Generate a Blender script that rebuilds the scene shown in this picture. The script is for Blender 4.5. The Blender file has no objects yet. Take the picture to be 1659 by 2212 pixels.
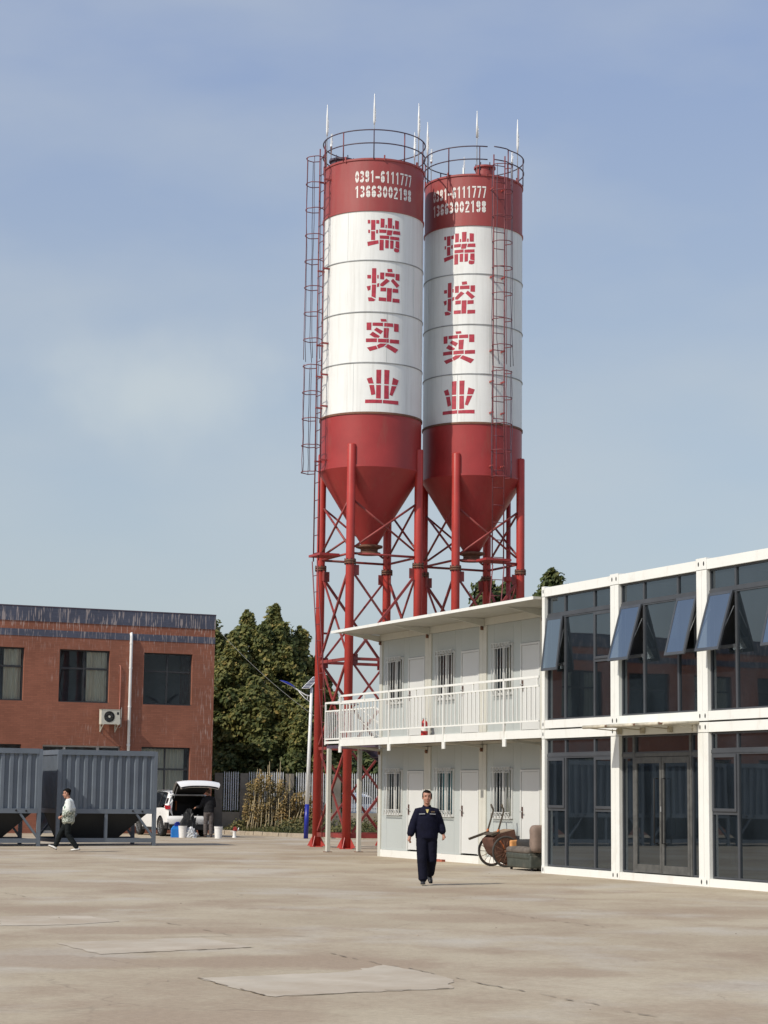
import bpy, bmesh, math, random
import numpy as np
from mathutils import Vector, Matrix
from math import pi, sin, cos, radians as RAD, hypot

SC = bpy.context.scene
COL = SC.collection
# ------------------------------------------------------------------ camera
cd = bpy.data.cameras.new('camera')
cam = bpy.data.objects.new('camera', cd)
COL.objects.link(cam)
_p, _r = math.atan(610 / 4350), RAD(.68)
_f = Vector((0, cos(_p), sin(_p))); _u0 = Vector((0, -sin(_p), cos(_p))); _r0 = Vector((1, 0, 0))
_R = _r0 * cos(_r) + _u0 * sin(_r); _U = -_r0 * sin(_r) + _u0 * cos(_r)
cam.matrix_world = Matrix(((_R.x, _U.x, -_f.x, 0), (_R.y, _U.y, -_f.y, 0), (_R.z, _U.z, -_f.z, 1.63), (0, 0, 0, 1)))
cd.sensor_fit = 'VERTICAL'; cd.sensor_height = 36; cd.lens = 36 * 4350 / 2212
cd.clip_start = .5; cd.clip_end = 3000
SC.camera = cam
# ------------------------------------------------------------------ light
SUN_EL, SUN_AZ = 42.0, 40.0        # light travels towards azimuth 40 deg (from +X to +Y)
trav = Vector((cos(RAD(SUN_AZ)) * cos(RAD(SUN_EL)), sin(RAD(SUN_AZ)) * cos(RAD(SUN_EL)), -sin(RAD(SUN_EL))))
sd = bpy.data.lights.new('sun', 'SUN'); so = bpy.data.objects.new('sun', sd); COL.objects.link(so)
sd.energy = 3.75; sd.angle = RAD(.6); sd.color = (1, .93, .82)
so.rotation_euler = (-trav).to_track_quat('Z', 'Y').to_euler()
so.location = (-20, -20, 40)
W = bpy.data.worlds.new('World'); SC.world = W; W.use_nodes = True
wn = W.node_tree.nodes; wl = W.node_tree.links; wn.clear()
wo = wn.new('ShaderNodeOutputWorld'); bg = wn.new('ShaderNodeBackground'); sky = wn.new('ShaderNodeTexSky')
sky.sky_type = 'NISHITA'; sky.sun_disc = False; sky.sun_elevation = RAD(SUN_EL)
sky.sun_rotation = math.atan2(-trav.x, -trav.y)
sky.air_density = 1.0; sky.dust_density = 2.2; sky.ozone_density = 2.2; sky.altitude = 100
bg.inputs['Strength'].default_value = .12
# thin high cloud veils: whiter where a soft noise is high
tc = wn.new('ShaderNodeTexCoord'); mp = wn.new('ShaderNodeMapping'); nz = wn.new('ShaderNodeTexNoise')
mp.inputs['Scale'].default_value = (2.2, 2.2, 5.5); mp.inputs['Location'].default_value = (3.1, 0.4, 1.3)
nz.inputs['Scale'].default_value = 2.4; nz.inputs['Detail'].default_value = 6; nz.inputs['Roughness'].default_value = .48
cr = wn.new('ShaderNodeValToRGB'); cr.color_ramp.elements[0].position = .42; cr.color_ramp.elements[1].position = .78
cr.color_ramp.elements[0].color = (.0, .0, .0, 1); cr.color_ramp.elements[1].color = (.45, .45, .45, 1)
mx = wn.new('ShaderNodeMixRGB'); mx.inputs['Color2'].default_value = (4.7, 5.1, 5.3, 1)
hz = wn.new('ShaderNodeMixRGB'); hz.inputs['Fac'].default_value = .5
# hazy air: the sky pales towards the horizon
sz = wn.new('ShaderNodeSeparateXYZ'); zr = wn.new('ShaderNodeValToRGB'); e_ = zr.color_ramp.elements
while len(e_) < 5: e_.new(.5)
for i_, (p_, c_) in enumerate([(0, (.59, .64, .68)), (.10, (.585, .64, .68)), (.19, (.555, .62, .685)), (.36, (.415, .51, .755)), (1, (.25, .38, .72))]):
    e_[i_].position = p_; e_[i_].color = (*c_, 1)
mz = wn.new('ShaderNodeMixRGB'); mz.blend_type = 'MULTIPLY'; mz.inputs['Fac'].default_value = 1; mz.inputs['Color2'].default_value = (8.33, 8.33, 8.33, 1)
wl.new(tc.outputs['Generated'], sz.inputs[0]); wl.new(sz.outputs['Z'], zr.inputs['Fac']); wl.new(zr.outputs['Color'], mz.inputs['Color1']); wl.new(mz.outputs['Color'], hz.inputs['Color2'])
wl.new(tc.outputs['Generated'], mp.inputs['Vector']); wl.new(mp.outputs['Vector'], nz.inputs['Vector'])
wl.new(nz.outputs['Fac'], cr.inputs['Fac']); wl.new(cr.outputs['Color'], mx.inputs['Fac'])
wl.new(sky.outputs['Color'], hz.inputs['Color1']); wl.new(hz.outputs['Color'], mx.inputs['Color1'])
# one soft pale cloud to the left of the silos
cv = wn.new('ShaderNodeVectorMath'); cv.operation = 'SUBTRACT'; cv.inputs[1].default_value = (-.112, .97, .197)
cs_ = wn.new('ShaderNodeVectorMath'); cs_.operation = 'MULTIPLY'; cs_.inputs[1].default_value = (14, 0, 30)
cl_ = wn.new('ShaderNodeVectorMath'); cl_.operation = 'LENGTH'
n2_ = wn.new('ShaderNodeTexNoise'); n2_.inputs['Scale'].default_value = 18; n2_.inputs['Detail'].default_value = 5; n2_.inputs['Roughness'].default_value = .5
ca = wn.new('ShaderNodeMath'); ca.operation = 'MULTIPLY_ADD'; ca.inputs[1].default_value = 1.3
cm = wn.new('ShaderNodeMapRange'); cm.interpolation_type = 'SMOOTHERSTEP'; cm.inputs['From Min'].default_value = 2.05; cm.inputs['From Max'].default_value = .55; cm.inputs['To Min'].default_value = 0; cm.inputs['To Max'].default_value = .5
cy_ = wn.new('ShaderNodeMath'); cy_.operation = 'GREATER_THAN'; cy_.inputs[1].default_value = 0
cz_ = wn.new('ShaderNodeMath'); cz_.operation = 'MULTIPLY'
mx2_ = wn.new('ShaderNodeMixRGB'); mx2_.inputs['Color2'].default_value = (5.6, 6.0, 5.9, 1)
wl.new(tc.outputs['Generated'], cv.inputs[0]); wl.new(cv.outputs[0], cs_.inputs[0]); wl.new(cs_.outputs[0], cl_.inputs[0]); wl.new(tc.outputs['Generated'], n2_.inputs['Vector'])
wl.new(n2_.outputs['Fac'], ca.inputs[0]); wl.new(cl_.outputs['Value'], ca.inputs[2]); wl.new(ca.outputs[0], cm.inputs['Value'])
wl.new(sz.outputs['Y'], cy_.inputs[0]); wl.new(cm.outputs[0], cz_.inputs[0]); wl.new(cy_.outputs[0], cz_.inputs[1]); wl.new(cz_.outputs[0], mx2_.inputs['Fac'])
wl.new(mx.outputs['Color'], mx2_.inputs['Color1']); wl.new(mx2_.outputs['Color'], bg.inputs['Color']); wl.new(bg.outputs['Background'], wo.inputs['Surface'])
SC.view_settings.view_transform = 'Standard'; SC.view_settings.look = 'None'
SC.view_settings.exposure = 0; SC.view_settings.gamma = 1; SC.view_settings.use_curve_mapping = False
SC.cycles.max_bounces = 6; SC.cycles.transparent_max_bounces = 8

rnd = random.Random(7)
# ------------------------------------------------------------------ helpers
class MB:
    def __init__(s): s.v = []; s.f = []; s.sm = []
    def add(s, vs, fs, smooth=False):
        b = len(s.v); s.v += [tuple(q) for q in vs]
        s.f += [tuple(i + b for i in f) for f in fs]; s.sm += [smooth] * len(fs); return s
    def box(s, x0, x1, y0, y1, z0, z1):
        if x0 > x1: x0, x1 = x1, x0
        if y0 > y1: y0, y1 = y1, y0
        if z0 > z1: z0, z1 = z1, z0
        return s.add([(x0,y0,z0),(x1,y0,z0),(x1,y1,z0),(x0,y1,z0),(x0,y0,z1),(x1,y0,z1),(x1,y1,z1),(x0,y1,z1)],
                     [(0,3,2,1),(4,5,6,7),(0,1,5,4),(1,2,6,5),(2,3,7,6),(3,0,4,7)])
    def bar(s, p, q, w, h, up=(0,0,1)):
        p = Vector(p); q = Vector(q); d = (q - p).normalized(); up = Vector(up)
        if abs(d.dot(up)) > .98: up = Vector((1,0,0))
        a = d.cross(up).normalized() * w / 2; b = a.cross(d).normalized() * h / 2
        vs = [p-a-b, p+a-b, p+a+b, p-a+b, q-a-b, q+a-b, q+a+b, q-a+b]
        return s.add(vs, [(0,1,2,3),(7,6,5,4),(0,4,5,1),(1,5,6,2),(2,6,7,3),(3,7,4,0)])
    def tube(s, pts, r, n=8, closed=False, caps=True):
        pts = [Vector(p) for p in pts]; m = len(pts)
        rs = r if isinstance(r, (list, tuple)) else [r] * m
        base = len(s.v); prev = None
        for i, p in enumerate(pts):
            if closed: d = pts[(i+1) % m] - pts[i-1]
            else: d = pts[min(i+1, m-1)] - pts[max(i-1, 0)]
            d.normalize()
            if prev is None:
                a = d.orthogonal().normalized()
                if abs(d.z) > .9: a = (Vector((1,0,0)) - d * d.x).normalized()
                elif abs(d.z) < .99: a = (Vector((0,0,1)) - d * d.z).normalized()
            else: a = (prev - d * prev.dot(d)).normalized()
            prev = a; b = d.cross(a)
            for k in range(n):
                t = 2*pi*k/n; s.v.append(tuple(p + (a*cos(t) + b*sin(t)) * rs[i]))
        for i in range(m if closed else m-1):
            for k in range(n):
                j = (i+1) % m; k2 = (k+1) % n
                s.f.append((base+i*n+k, base+i*n+k2, base+j*n+k2, base+j*n+k)); s.sm.append(True)
        if caps and not closed:
            s.f.append(tuple(base+k for k in range(n))[::-1]); s.sm.append(False)
            s.f.append(tuple(base+(m-1)*n+k for k in range(n))); s.sm.append(False)
        return s
    def lathe(s, prof, c=(0,0,0), n=32, a0=0, a1=2*pi):
        full = abs(a1 - a0 - 2*pi) < 1e-6; nn = n if full else n+1
        cuts = [0]
        for i in range(1, len(prof)-1):      # split the profile where it turns sharply, so edges stay crisp
            d0 = (prof[i][0]-prof[i-1][0], prof[i][1]-prof[i-1][1]); d1 = (prof[i+1][0]-prof[i][0], prof[i+1][1]-prof[i][1])
            if abs(math.atan2(d0[0]*d1[1]-d0[1]*d1[0], d0[0]*d1[0]+d0[1]*d1[1])) > RAD(25): cuts.append(i)
        if len(cuts) > 1:
            cuts.append(len(prof)-1)
            for i0, i1 in zip(cuts, cuts[1:]): s.lathe(prof[i0:i1+1], c, n, a0, a1)
            return s
        base = len(s.v)
        for r, z in prof:
            for k in range(nn):
                t = a0 + (a1-a0)*k/n; s.v.append((c[0]+r*cos(t), c[1]+r*sin(t), c[2]+z))
        for i in range(len(prof)-1):
            for k in range(n):
                k2 = (k+1) % nn
                s.f.append((base+i*nn+k, base+i*nn+k2, base+(i+1)*nn+k2, base+(i+1)*nn+k)); s.sm.append(True)
        return s
    def prism(s, poly, axis, a, b):
        """poly in the two other axes (in xyz order), extruded along axis from a to b"""
        def P(q, t):
            if axis == 'x': return (t, q[0], q[1])
            if axis == 'y': return (q[0], t, q[1])
            return (q[0], q[1], t)
        n = len(poly); vs = [P(q, a) for q in poly] + [P(q, b) for q in poly]
        fs = [tuple(range(n)), tuple(range(2*n-1, n-1, -1))] + [(i, i+n, (i+1) % n+n, (i+1) % n) for i in range(n)]
        return s.add(vs, fs)
    def build(s, name, m=None, parent=None, recalc=True):
        me = bpy.data.meshes.new(name); me.from_pydata(s.v, [], s.f); 
        me.polygons.foreach_set('use_smooth', s.sm)
        if recalc and name != 'pane':
            bm = bmesh.new(); bm.from_mesh(me); bmesh.ops.recalc_face_normals(bm, faces=bm.faces[:]); bm.to_mesh(me); bm.free()
        if m: me.materials.append(m)
        me.update()
        return link(name, me, parent)

def link(name, me, parent=None):
    o = bpy.data.objects.new(name, me); COL.objects.link(o)
    if parent is not None: o.parent = parent
    return o
def tag(o, label=None, cat=None, group=None, kind=None):
    if label: o['label'] = label
    if cat: o['category'] = cat
    if group: o['group'] = group
    if kind: o['kind'] = kind
    return o
def empty(name, loc=(0,0,0), rz=0):
    o = bpy.data.objects.new(name, None); COL.objects.link(o); o.location = loc; o.rotation_euler = (0, 0, rz)
    o.empty_display_size = .3; return o
def copy_tree(o, parent=None):
    c = o.copy(); COL.objects.link(c); c.parent = parent
    for ch in list(o.children): copy_tree(ch, c)
    return c

# ------------------------------------------------------------------ materials
def nodes(name):
    m = bpy.data.materials.new(name); m.use_nodes = True; nt = m.node_tree
    for x in list(nt.nodes):
        if x.type != 'OUTPUT_MATERIAL' and x.type != 'BSDF_PRINCIPLED': nt.nodes.remove(x)
    return m, nt, nt.nodes['Principled BSDF'], nt.nodes['Material Output']
def noise(nt, scale, detail=4, rough=.55, stretch=(1,1,1), coord='Object', loc=(0,0,0)):
    tc = nt.nodes.new('ShaderNodeTexCoord'); mp = nt.nodes.new('ShaderNodeMapping'); n = nt.nodes.new('ShaderNodeTexNoise')
    mp.inputs['Scale'].default_value = stretch; mp.inputs['Location'].default_value = loc
    n.inputs['Scale'].default_value = scale; n.inputs['Detail'].default_value = detail; n.inputs['Roughness'].default_value = rough
    nt.links.new(tc.outputs[coord], mp.inputs['Vector']); nt.links.new(mp.outputs['Vector'], n.inputs['Vector']); return n
def ramp(nt, src, stops):
    r = nt.nodes.new('ShaderNodeValToRGB'); e = r.color_ramp.elements
    while len(e) < len(stops): e.new(.5)
    for i, (p, c) in enumerate(stops):
        e[i].position = p; e[i].color = (c, c, c, 1) if not isinstance(c, tuple) else (*c[:3], 1)
    nt.links.new(src, r.inputs['Fac']); return r
def mixc(nt, fac, a, b, mode='MIX'):
    m = nt.nodes.new('ShaderNodeMixRGB'); m.blend_type = mode
    for s, v in (('Fac', fac), ('Color1', a), ('Color2', b)):
        if hasattr(v, 'links') or hasattr(v, 'is_output'): nt.links.new(v, m.inputs[s])
        elif isinstance(v, (int, float)): m.inputs[s].default_value = v
        else: m.inputs[s].default_value = (*v[:3], 1)
    return m.outputs['Color']
def bump(nt, src, strength, dist, bsdf):
    b = nt.nodes.new('ShaderNodeBump'); b.inputs['Strength'].default_value = strength; b.inputs['Distance'].default_value = dist
    nt.links.new(src, b.inputs['Height']); nt.links.new(b.outputs['Normal'], bsdf.inputs['Normal'])
MATS = {}
def pm(name, col, rough=.6, metal=0, var=.12, scale=3.0, stretch=(1,1,1), bmp=0, bscale=40, dirt=None, dirt_amt=.5, dirt_stretch=(1,1,1), dirt_scale=2, dpos=(.55,.8), spec=.5):
    if name in MATS: return MATS[name]
    m, nt, b, o = nodes(name)
    b.inputs['Roughness'].default_value = rough; b.inputs['Metallic'].default_value = metal
    b.inputs['Specular IOR Level'].default_value = spec
    n = noise(nt, scale, 5, .6, stretch)
    lo = tuple(c * (1 - var) for c in col); hi = tuple(min(1, c * (1 + var)) for c in col)
    c = ramp(nt, n.outputs['Fac'], [(.3, lo), (.7, hi)]).outputs['Color']
    if dirt:
        d = noise(nt, dirt_scale, 6, .65, dirt_stretch, loc=(5.3, 1.7, 2.9))
        f = ramp(nt, d.outputs['Fac'], [(dpos[0], 0.0), (dpos[1], float(dirt_amt))]).outputs['Color']
        c = mixc(nt, f, c, dirt)
    nt.links.new(c, b.inputs['Base Color'])
    if bmp:
        n2 = noise(nt, bscale, 4, .6); bump(nt, n2.outputs['Fac'], bmp, .02, b)
    MATS[name] = m; return m

m_red = pm('red_paint', (.32, .034, .032), .42, var=.1, scale=1.2, dirt=(.23, .10, .07), dirt_amt=.42, dirt_stretch=(3, 3, .5), dirt_scale=1.6, bmp=.05, bscale=12)
m_leg = pm('leg_red_paint', (.41, .04, .03), .42, var=.12, scale=2.2, dirt=(.25, .08, .06), dirt_amt=.5, dirt_stretch=(6, 6, .4), dirt_scale=1.5)
m_redd = pm('dull_red_paint', (.31, .055, .052), .5, var=.1, scale=.8, dirt=(.30, .14, .12), dirt_amt=.42, dirt_stretch=(2.5, 2.5, .35), dirt_scale=1.1, dpos=(.42, .8), bmp=.06, bscale=4)
m_shell = pm('white_silo_paint', (.76, .77, .745), .45, var=.045, scale=.7, dirt=(.46, .45, .41), dirt_amt=.6, dirt_stretch=(7, 7, .35), dirt_scale=1.0, dpos=(.48, .82), bmp=.05, bscale=3)
m_seam = pm('grimy_seam', (.30, .31, .31), .7, var=.3, scale=3)
m_letr = pm('crimson_stencil_paint', (.40, .034, .055), .5, var=.25, scale=9)
m_letw = pm('white_stencil_paint', (.78, .77, .73), .5, var=.08, scale=9)
m_rust = pm('rusty_steel', (.16, .075, .045), .8, var=.3, scale=7)
m_redthin = pm('thin_red_steel', (.17, .04, .045), .6, var=.25, scale=6)
m_bluesteel = pm('dark_painted_steel', (.075, .055, .08), .55, var=.35, scale=3)
m_black = pm('black_rubber', (.014, .014, .015), .75, var=.3, scale=5)
m_soff2 = pm('stained_darkened_deck', (.27, .235, .18), .75, var=.15, scale=1.2, dirt=(.15, .11, .08), dirt_amt=.6, dirt_scale=1.6)  # brown stains on a base darkened to deepen the shade under the balcony
m_white = pm('white_frame_paint', (.76, .765, .725), .38, var=.03, scale=1.5, dirt=(.48, .42, .33), dirt_amt=.5, dirt_stretch=(2, 2, .8), dirt_scale=2.2, dpos=(.56, .85))
m_cream = pm('cream_frame_paint', (.58, .575, .515), .45, var=.05, scale=2, dirt=(.45, .40, .30), dirt_amt=.5, dirt_stretch=(3, 3, .5), dirt_scale=2.5, dpos=(.55, .85))
m_panel = pm('grey_white_wall_panel', (.44, .475, .465), .5, var=.03, scale=1, dirt=(.44, .45, .42), dirt_amt=.4, dirt_stretch=(3, 3, .4), dirt_scale=1.6, dpos=(.6, .9))
m_door = pm('white_door_paint', (.63, .64, .625), .4, var=.025, scale=2, dirt=(.5, .47, .42), dirt_amt=.35, dirt_scale=2.5, dpos=(.62, .9))
m_soffit = pm('stained_soffit_sheet', (.46, .445, .385), .6, var=.06, scale=.9, dirt=(.30, .25, .17), dirt_amt=.6, dirt_scale=1.4, dpos=(.55, .85))
m_mull = pm('charcoal_window_aluminium', (.055, .06, .068), .42, var=.15, scale=2)
m_dusty = pm('dusty_door_frame', (.085, .085, .08), .55, var=.3, scale=8)
m_steel = pm('grey_blue_steel_paint', (.135, .16, .19), .5, var=.12, scale=1.3, dirt=(.22, .23, .2), dirt_amt=.35, dirt_stretch=(6, 6, .5), dirt_scale=1.4, dpos=(.58, .82), bmp=.04, bscale=8)
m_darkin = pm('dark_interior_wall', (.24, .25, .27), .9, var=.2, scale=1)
m_curt = pm('pale_curtain_cloth', (.80, .74, .60), .9, var=.12, scale=5, stretch=(6, 6, .4))
m_curtg = pm('grey_curtain_cloth', (.22, .24, .25), .9, var=.15, scale=5, stretch=(6, 6, .4))
m_galv = pm('galvanised_metal', (.5, .51, .51), .4, .6, var=.1, scale=6)
m_pvc = pm('white_pvc_pipe', (.74, .745, .73), .4, var=.05, scale=3)

def glass(name, ior, tint, seed, wob=.012, wscale=.9, veil=.026):
    m, nt, b, o = nodes(name); nt.nodes.remove(b)
    fr = nt.nodes.new('ShaderNodeFresnel'); fr.inputs['IOR'].default_value = ior
    gl = nt.nodes.new('ShaderNodeBsdfGlossy'); gl.inputs['Roughness'].default_value = .015; gl.inputs['Color'].default_value = (.86, .94, 1, 1)
    tr = nt.nodes.new('ShaderNodeBsdfTransparent'); tr.inputs['Color'].default_value = (*tint, 1)
    mix = nt.nodes.new('ShaderNodeMixShader')
    n = noise(nt, wscale, 2, .4, loc=(seed, seed * .7, 0)); bp = nt.nodes.new('ShaderNodeBump')
    bp.inputs['Strength'].default_value = 1; bp.inputs['Distance'].default_value = wob
    nt.links.new(n.outputs['Fac'], bp.inputs['Height'])
    nt.links.new(bp.outputs['Normal'], fr.inputs['Normal']); nt.links.new(bp.outputs['Normal'], gl.inputs['Normal'])
    nt.links.new(fr.outputs['Fac'], mix.inputs['Fac']); nt.links.new(tr.outputs['BSDF'], mix.inputs[1]); nt.links.new(gl.outputs['BSDF'], mix.inputs[2])
    # painted haze: a faint blue film that brightens the dark panes
    df = nt.nodes.new('ShaderNodeBsdfDiffuse'); nd = noise(nt, 1.3, 5, .6, (1, 1, .5)); fd = ramp(nt, nd.outputs['Fac'], [(.3, veil*.6), (.7, veil*1.5)])
    df.inputs['Color'].default_value = (.34, .46, .58, 1); m3 = nt.nodes.new('ShaderNodeMixShader'); nt.links.new(fd.outputs['Color'], m3.inputs['Fac'])
    nt.links.new(mix.outputs['Shader'], m3.inputs[1]); nt.links.new(df.outputs['BSDF'], m3.inputs[2])
    nt.links.new(m3.outputs['Shader'], o.inputs['Surface']); return m
g_front = glass('tinted_reflective_glass', 2.15, (.15, .22, .27), 3, .0016, .5)
g_sash = glass('tinted_sash_glass', 4.0, (.13, .16, .18), 9, .0008)
g_win = glass('old_window_glass', 1.42, (.78, .82, .82), 5, .0015, .5, .02)
g_car = pm('car_glass', (.012, .014, .018), .06, var=.1, spec=.8)
g_teal = glass('film_covered_glass', 1.6, (.55, .72, .72), 2, .002)

ANG = RAD(24.6)
NX, NY = cos(ANG), sin(ANG)          # n axis; u axis = (sin, -cos)

# ------------------------------------------------------------------ ground
def ground_mat():
    m, nt, b, o = nodes('concrete_yard'); L = nt.links
    n1 = noise(nt, .16, 6, .6, (1, 1, 1)); n2 = noise(nt, .5, 7, .68, (1, .75, 1), loc=(9, 3, 0)); n3 = noise(nt, 14, 4, .7)
    n4 = noise(nt, .33, 5, .55, (1, .8, 1), loc=(4.4, 7.7, 0))
    c = ramp(nt, n1.outputs['Fac'], [(.30, (.37, .30, .208)), (.52, (.455, .385, .277)), (.72, (.52, .455, .34))]).outputs['Color']
    f = ramp(nt, n2.outputs['Fac'], [(.44, 0.0), (.66, .85)]).outputs['Color']
    c = mixc(nt, f, c, (.325, .245, .172))
    f4 = ramp(nt, n4.outputs['Fac'], [(.52, 0.0), (.66, .65)]).outputs['Color']
    c = mixc(nt, f4, c, (.50, .46, .39))
    # broad stains of washed-in earth lying around the pale patches
    tcg = nt.nodes.new('ShaderNodeTexCoord'); ns_ = noise(nt, 1.1, 5, .6, (1, .7, 1), loc=(3, 1, 0)); acc = None
    for cx_, cy_, rx_, ry_, am_ in [(-4.6,28.3,.9,.9,.8), (-2.9,24.35,1.3,.75,.9), (-.6,20.1,1.5,.95,1), (-3.0,19.7,1.4,.9,.8), (1.3,27.5,1.5,1.1,.7), (1.6,19.2,.8,.5,.6), (-1.2,15.0,1.2,.7,.7), (2.6,16.2,.9,.6,.5), (-6.5,36,2.2,1.6,.6), (2.2,35.5,2.0,1.4,.5), (5.5,30,1.6,1.5,.5)]:
        a_ = nt.nodes.new('ShaderNodeVectorMath'); a_.operation = 'SUBTRACT'; a_.inputs[1].default_value = (cx_, cy_, 0); L.new(tcg.outputs['Object'], a_.inputs[0])
        b_ = nt.nodes.new('ShaderNodeVectorMath'); b_.operation = 'MULTIPLY'; b_.inputs[1].default_value = (1/rx_, 1/ry_, 0); L.new(a_.outputs[0], b_.inputs[0])
        l_ = nt.nodes.new('ShaderNodeVectorMath'); l_.operation = 'LENGTH'; L.new(b_.outputs[0], l_.inputs[0])
        m_ = nt.nodes.new('ShaderNodeMath'); m_.operation = 'MULTIPLY_ADD'; m_.inputs[1].default_value = 1.6; L.new(ns_.outputs['Fac'], m_.inputs[0]); L.new(l_.outputs['Value'], m_.inputs[2])
        r_ = nt.nodes.new('ShaderNodeMapRange'); r_.interpolation_type = 'SMOOTHSTEP'; r_.inputs['From Min'].default_value = 1.95; r_.inputs['From Max'].default_value = 1.45; r_.inputs['To Min'].default_value = 0; r_.inputs['To Max'].default_value = am_*.85
        L.new(m_.outputs[0], r_.inputs['Value'])
        if acc is None: acc = r_.outputs[0]
        else:
            x_ = nt.nodes.new('ShaderNodeMath'); x_.operation = 'MAXIMUM'; L.new(acc, x_.inputs[0]); L.new(r_.outputs[0], x_.inputs[1]); acc = x_.outputs[0]
    c = mixc(nt, acc, c, (.345, .262, .185))
    f3 = ramp(nt, n3.outputs['Fac'], [(.2, .80), (.8, 1.12)]).outputs['Color']
    c = mixc(nt, 1.0, c, f3, 'MULTIPLY')
    n5 = noise(nt, 75, 3, .7); f5 = ramp(nt, n5.outputs['Fac'], [(.25, .86), (.75, 1.1)]).outputs['Color']; c = mixc(nt, 1.0, c, f5, 'MULTIPLY')
    # hairline cracks wandering over the slabs
    vt = nt.nodes.new('ShaderNodeTexCoord'); vn = noise(nt, .7, 4, .6); vm = nt.nodes.new('ShaderNodeVectorMath'); vm.operation = 'MULTIPLY_ADD'; vm.inputs[1].default_value = (1.6, 1.6, 0)
    L.new(vn.outputs['Color'], vm.inputs[0]); L.new(vt.outputs['Object'], vm.inputs[2])
    vo = nt.nodes.new('ShaderNodeTexVoronoi'); vo.feature = 'DISTANCE_TO_EDGE'; vo.inputs['Scale'].default_value = .24; L.new(vm.outputs[0], vo.inputs['Vector'])
    vr = ramp(nt, vo.outputs['Distance'], [(.0, .5), (.0042, 0.0)]).outputs['Color']; nm_ = noise(nt, .4, 3, .6, loc=(8, 2, 0)); vk = ramp(nt, nm_.outputs['Fac'], [(.45, 0.0), (.6, 1.0)]).outputs['Color']
    c = mixc(nt, mixc(nt, 1.0, vr, vk, 'MULTIPLY'), c, (.17, .135, .10))
    L.new(c, b.inputs['Base Color']); b.inputs['Roughness'].default_value = .9; b.inputs['Specular IOR Level'].default_value = .25
    bump(nt, n3.outputs['Fac'], .25, .01, b); return m
m_ground = ground_mat()
g = MB(); g.add([(-300,-120,0),(300,-120,0),(300,500,0),(-300,500,0)], [(0,1,2,3)])
tag(g.build('ground', m_ground), kind='structure')
m_patch = pm('pale_concrete_patch', (.49, .43, .34), .9, var=.10, scale=1.6, dirt=(.40, .33, .245), dirt_amt=.9, dirt_scale=.9, dpos=(.40, .62), spec=.2, stretch=(1, 1, 1))
m_stain = pm('damp_earth_stain', (.33, .25, .19), .9, var=.12, scale=1.5, spec=.2)
m_crack = pm('crack_filling', (.27, .22, .165), .95, var=.3, scale=6, spec=.1)
def sheet(name, pts, z, mat, jit=.035, sub=9):
    out = []
    for i in range(len(pts)):
        a, b_ = pts[i], pts[(i+1) % len(pts)]
        for k in range(sub):
            t = k/sub; out.append((a[0]+(b_[0]-a[0])*t+rnd.uniform(-jit, jit), a[1]+(b_[1]-a[1])*t+rnd.uniform(-jit, jit), z))
    s = MB(); s.add(out, [tuple(range(len(out)))]); return s.build(name, mat)
patches = [[(-3.46,22.15),(-2.67,22.81),(-2.01,23.21),(-1.33,21.86),(-2.1,21.26),(-2.81,20.67)],
           [(-1.59,18.21),(-1.11,18.5),(-.29,18.99),(.05,19.86),(.64,18.62),(.62,17.48),(-.07,17.13),(-.85,16.65),(-1.13,17.16)],
           [(-4.91,26.55),(-3.84,27.01),(-3.27,25.9),(-3.85,25.11),(-4.58,24.8)]]
for i, p_ in enumerate(patches):
    tag(sheet('pavement_patch', p_, .004, m_patch), kind='structure')
cracks = [[(-2.66,25.69),(-2.45,25.28),(-2.16,24.69),(-1.99,24.26),(-1.7,23.68)],
          [(-.49,21.17),(-.32,20.69),(.05,19.86),(.27,19.47),(.68,18.55),(.95,17.88),(1.28,17.2),(1.7,16.37),(1.84,15.98),(2.4,14.6)],
          [(-1.59,18.21),(-1.33,17.59),(-1.02,16.92),(-.85,16.6),(-.63,16.74),(-.26,17.01),(.05,17.25),(.6,17.5)],
          [(-6.07,32.76),(-5.73,32.1),(-5.4,31.46)], [(-2.44,23.14),(-1.95,23.41),(-.63,23.63)], [(-3.92,28.05),(-2.61,28.6),(-.8,29.57)],
          [(1.68,28.54),(2.22,27.28),(2.84,25.89)], [(-2.0,30.8),(-.2,31.6),(1.4,32.4)],
          [(-1.33,21.86),(-1.9,21.4),(-2.5,20.95)]]
s = MB()
for c in cracks:
    pts = []
    for i in range(len(c)-1):
        L_ = hypot(c[i+1][0]-c[i][0], c[i+1][1]-c[i][1]); k = max(2, int(L_/.12))
        for j in range(k): t = j/k; pts.append((c[i][0]+(c[i+1][0]-c[i][0])*t+rnd.gauss(0,.012), c[i][1]+(c[i+1][1]-c[i][1])*t+rnd.gauss(0,.02)))
    pts.append(c[-1])
    for i in range(len(pts)-1):
        if rnd.random() < .3: continue
        w = rnd.uniform(.003, .014); a, b_ = pts[i], pts[i+1]
        dx, dy = b_[0]-a[0], b_[1]-a[1]; l = hypot(dx, dy) or 1; nx, ny = -dy/l*w, dx/l*w
        s.add([(a[0]+nx,a[1]+ny,.009),(a[0]-nx,a[1]-ny,.009),(b_[0]-nx,b_[1]-ny,.009),(b_[0]+nx,b_[1]+ny,.009)], [(0,1,2,3)])
tag(s.build('pavement_crack', m_crack), kind='structure')

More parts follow.
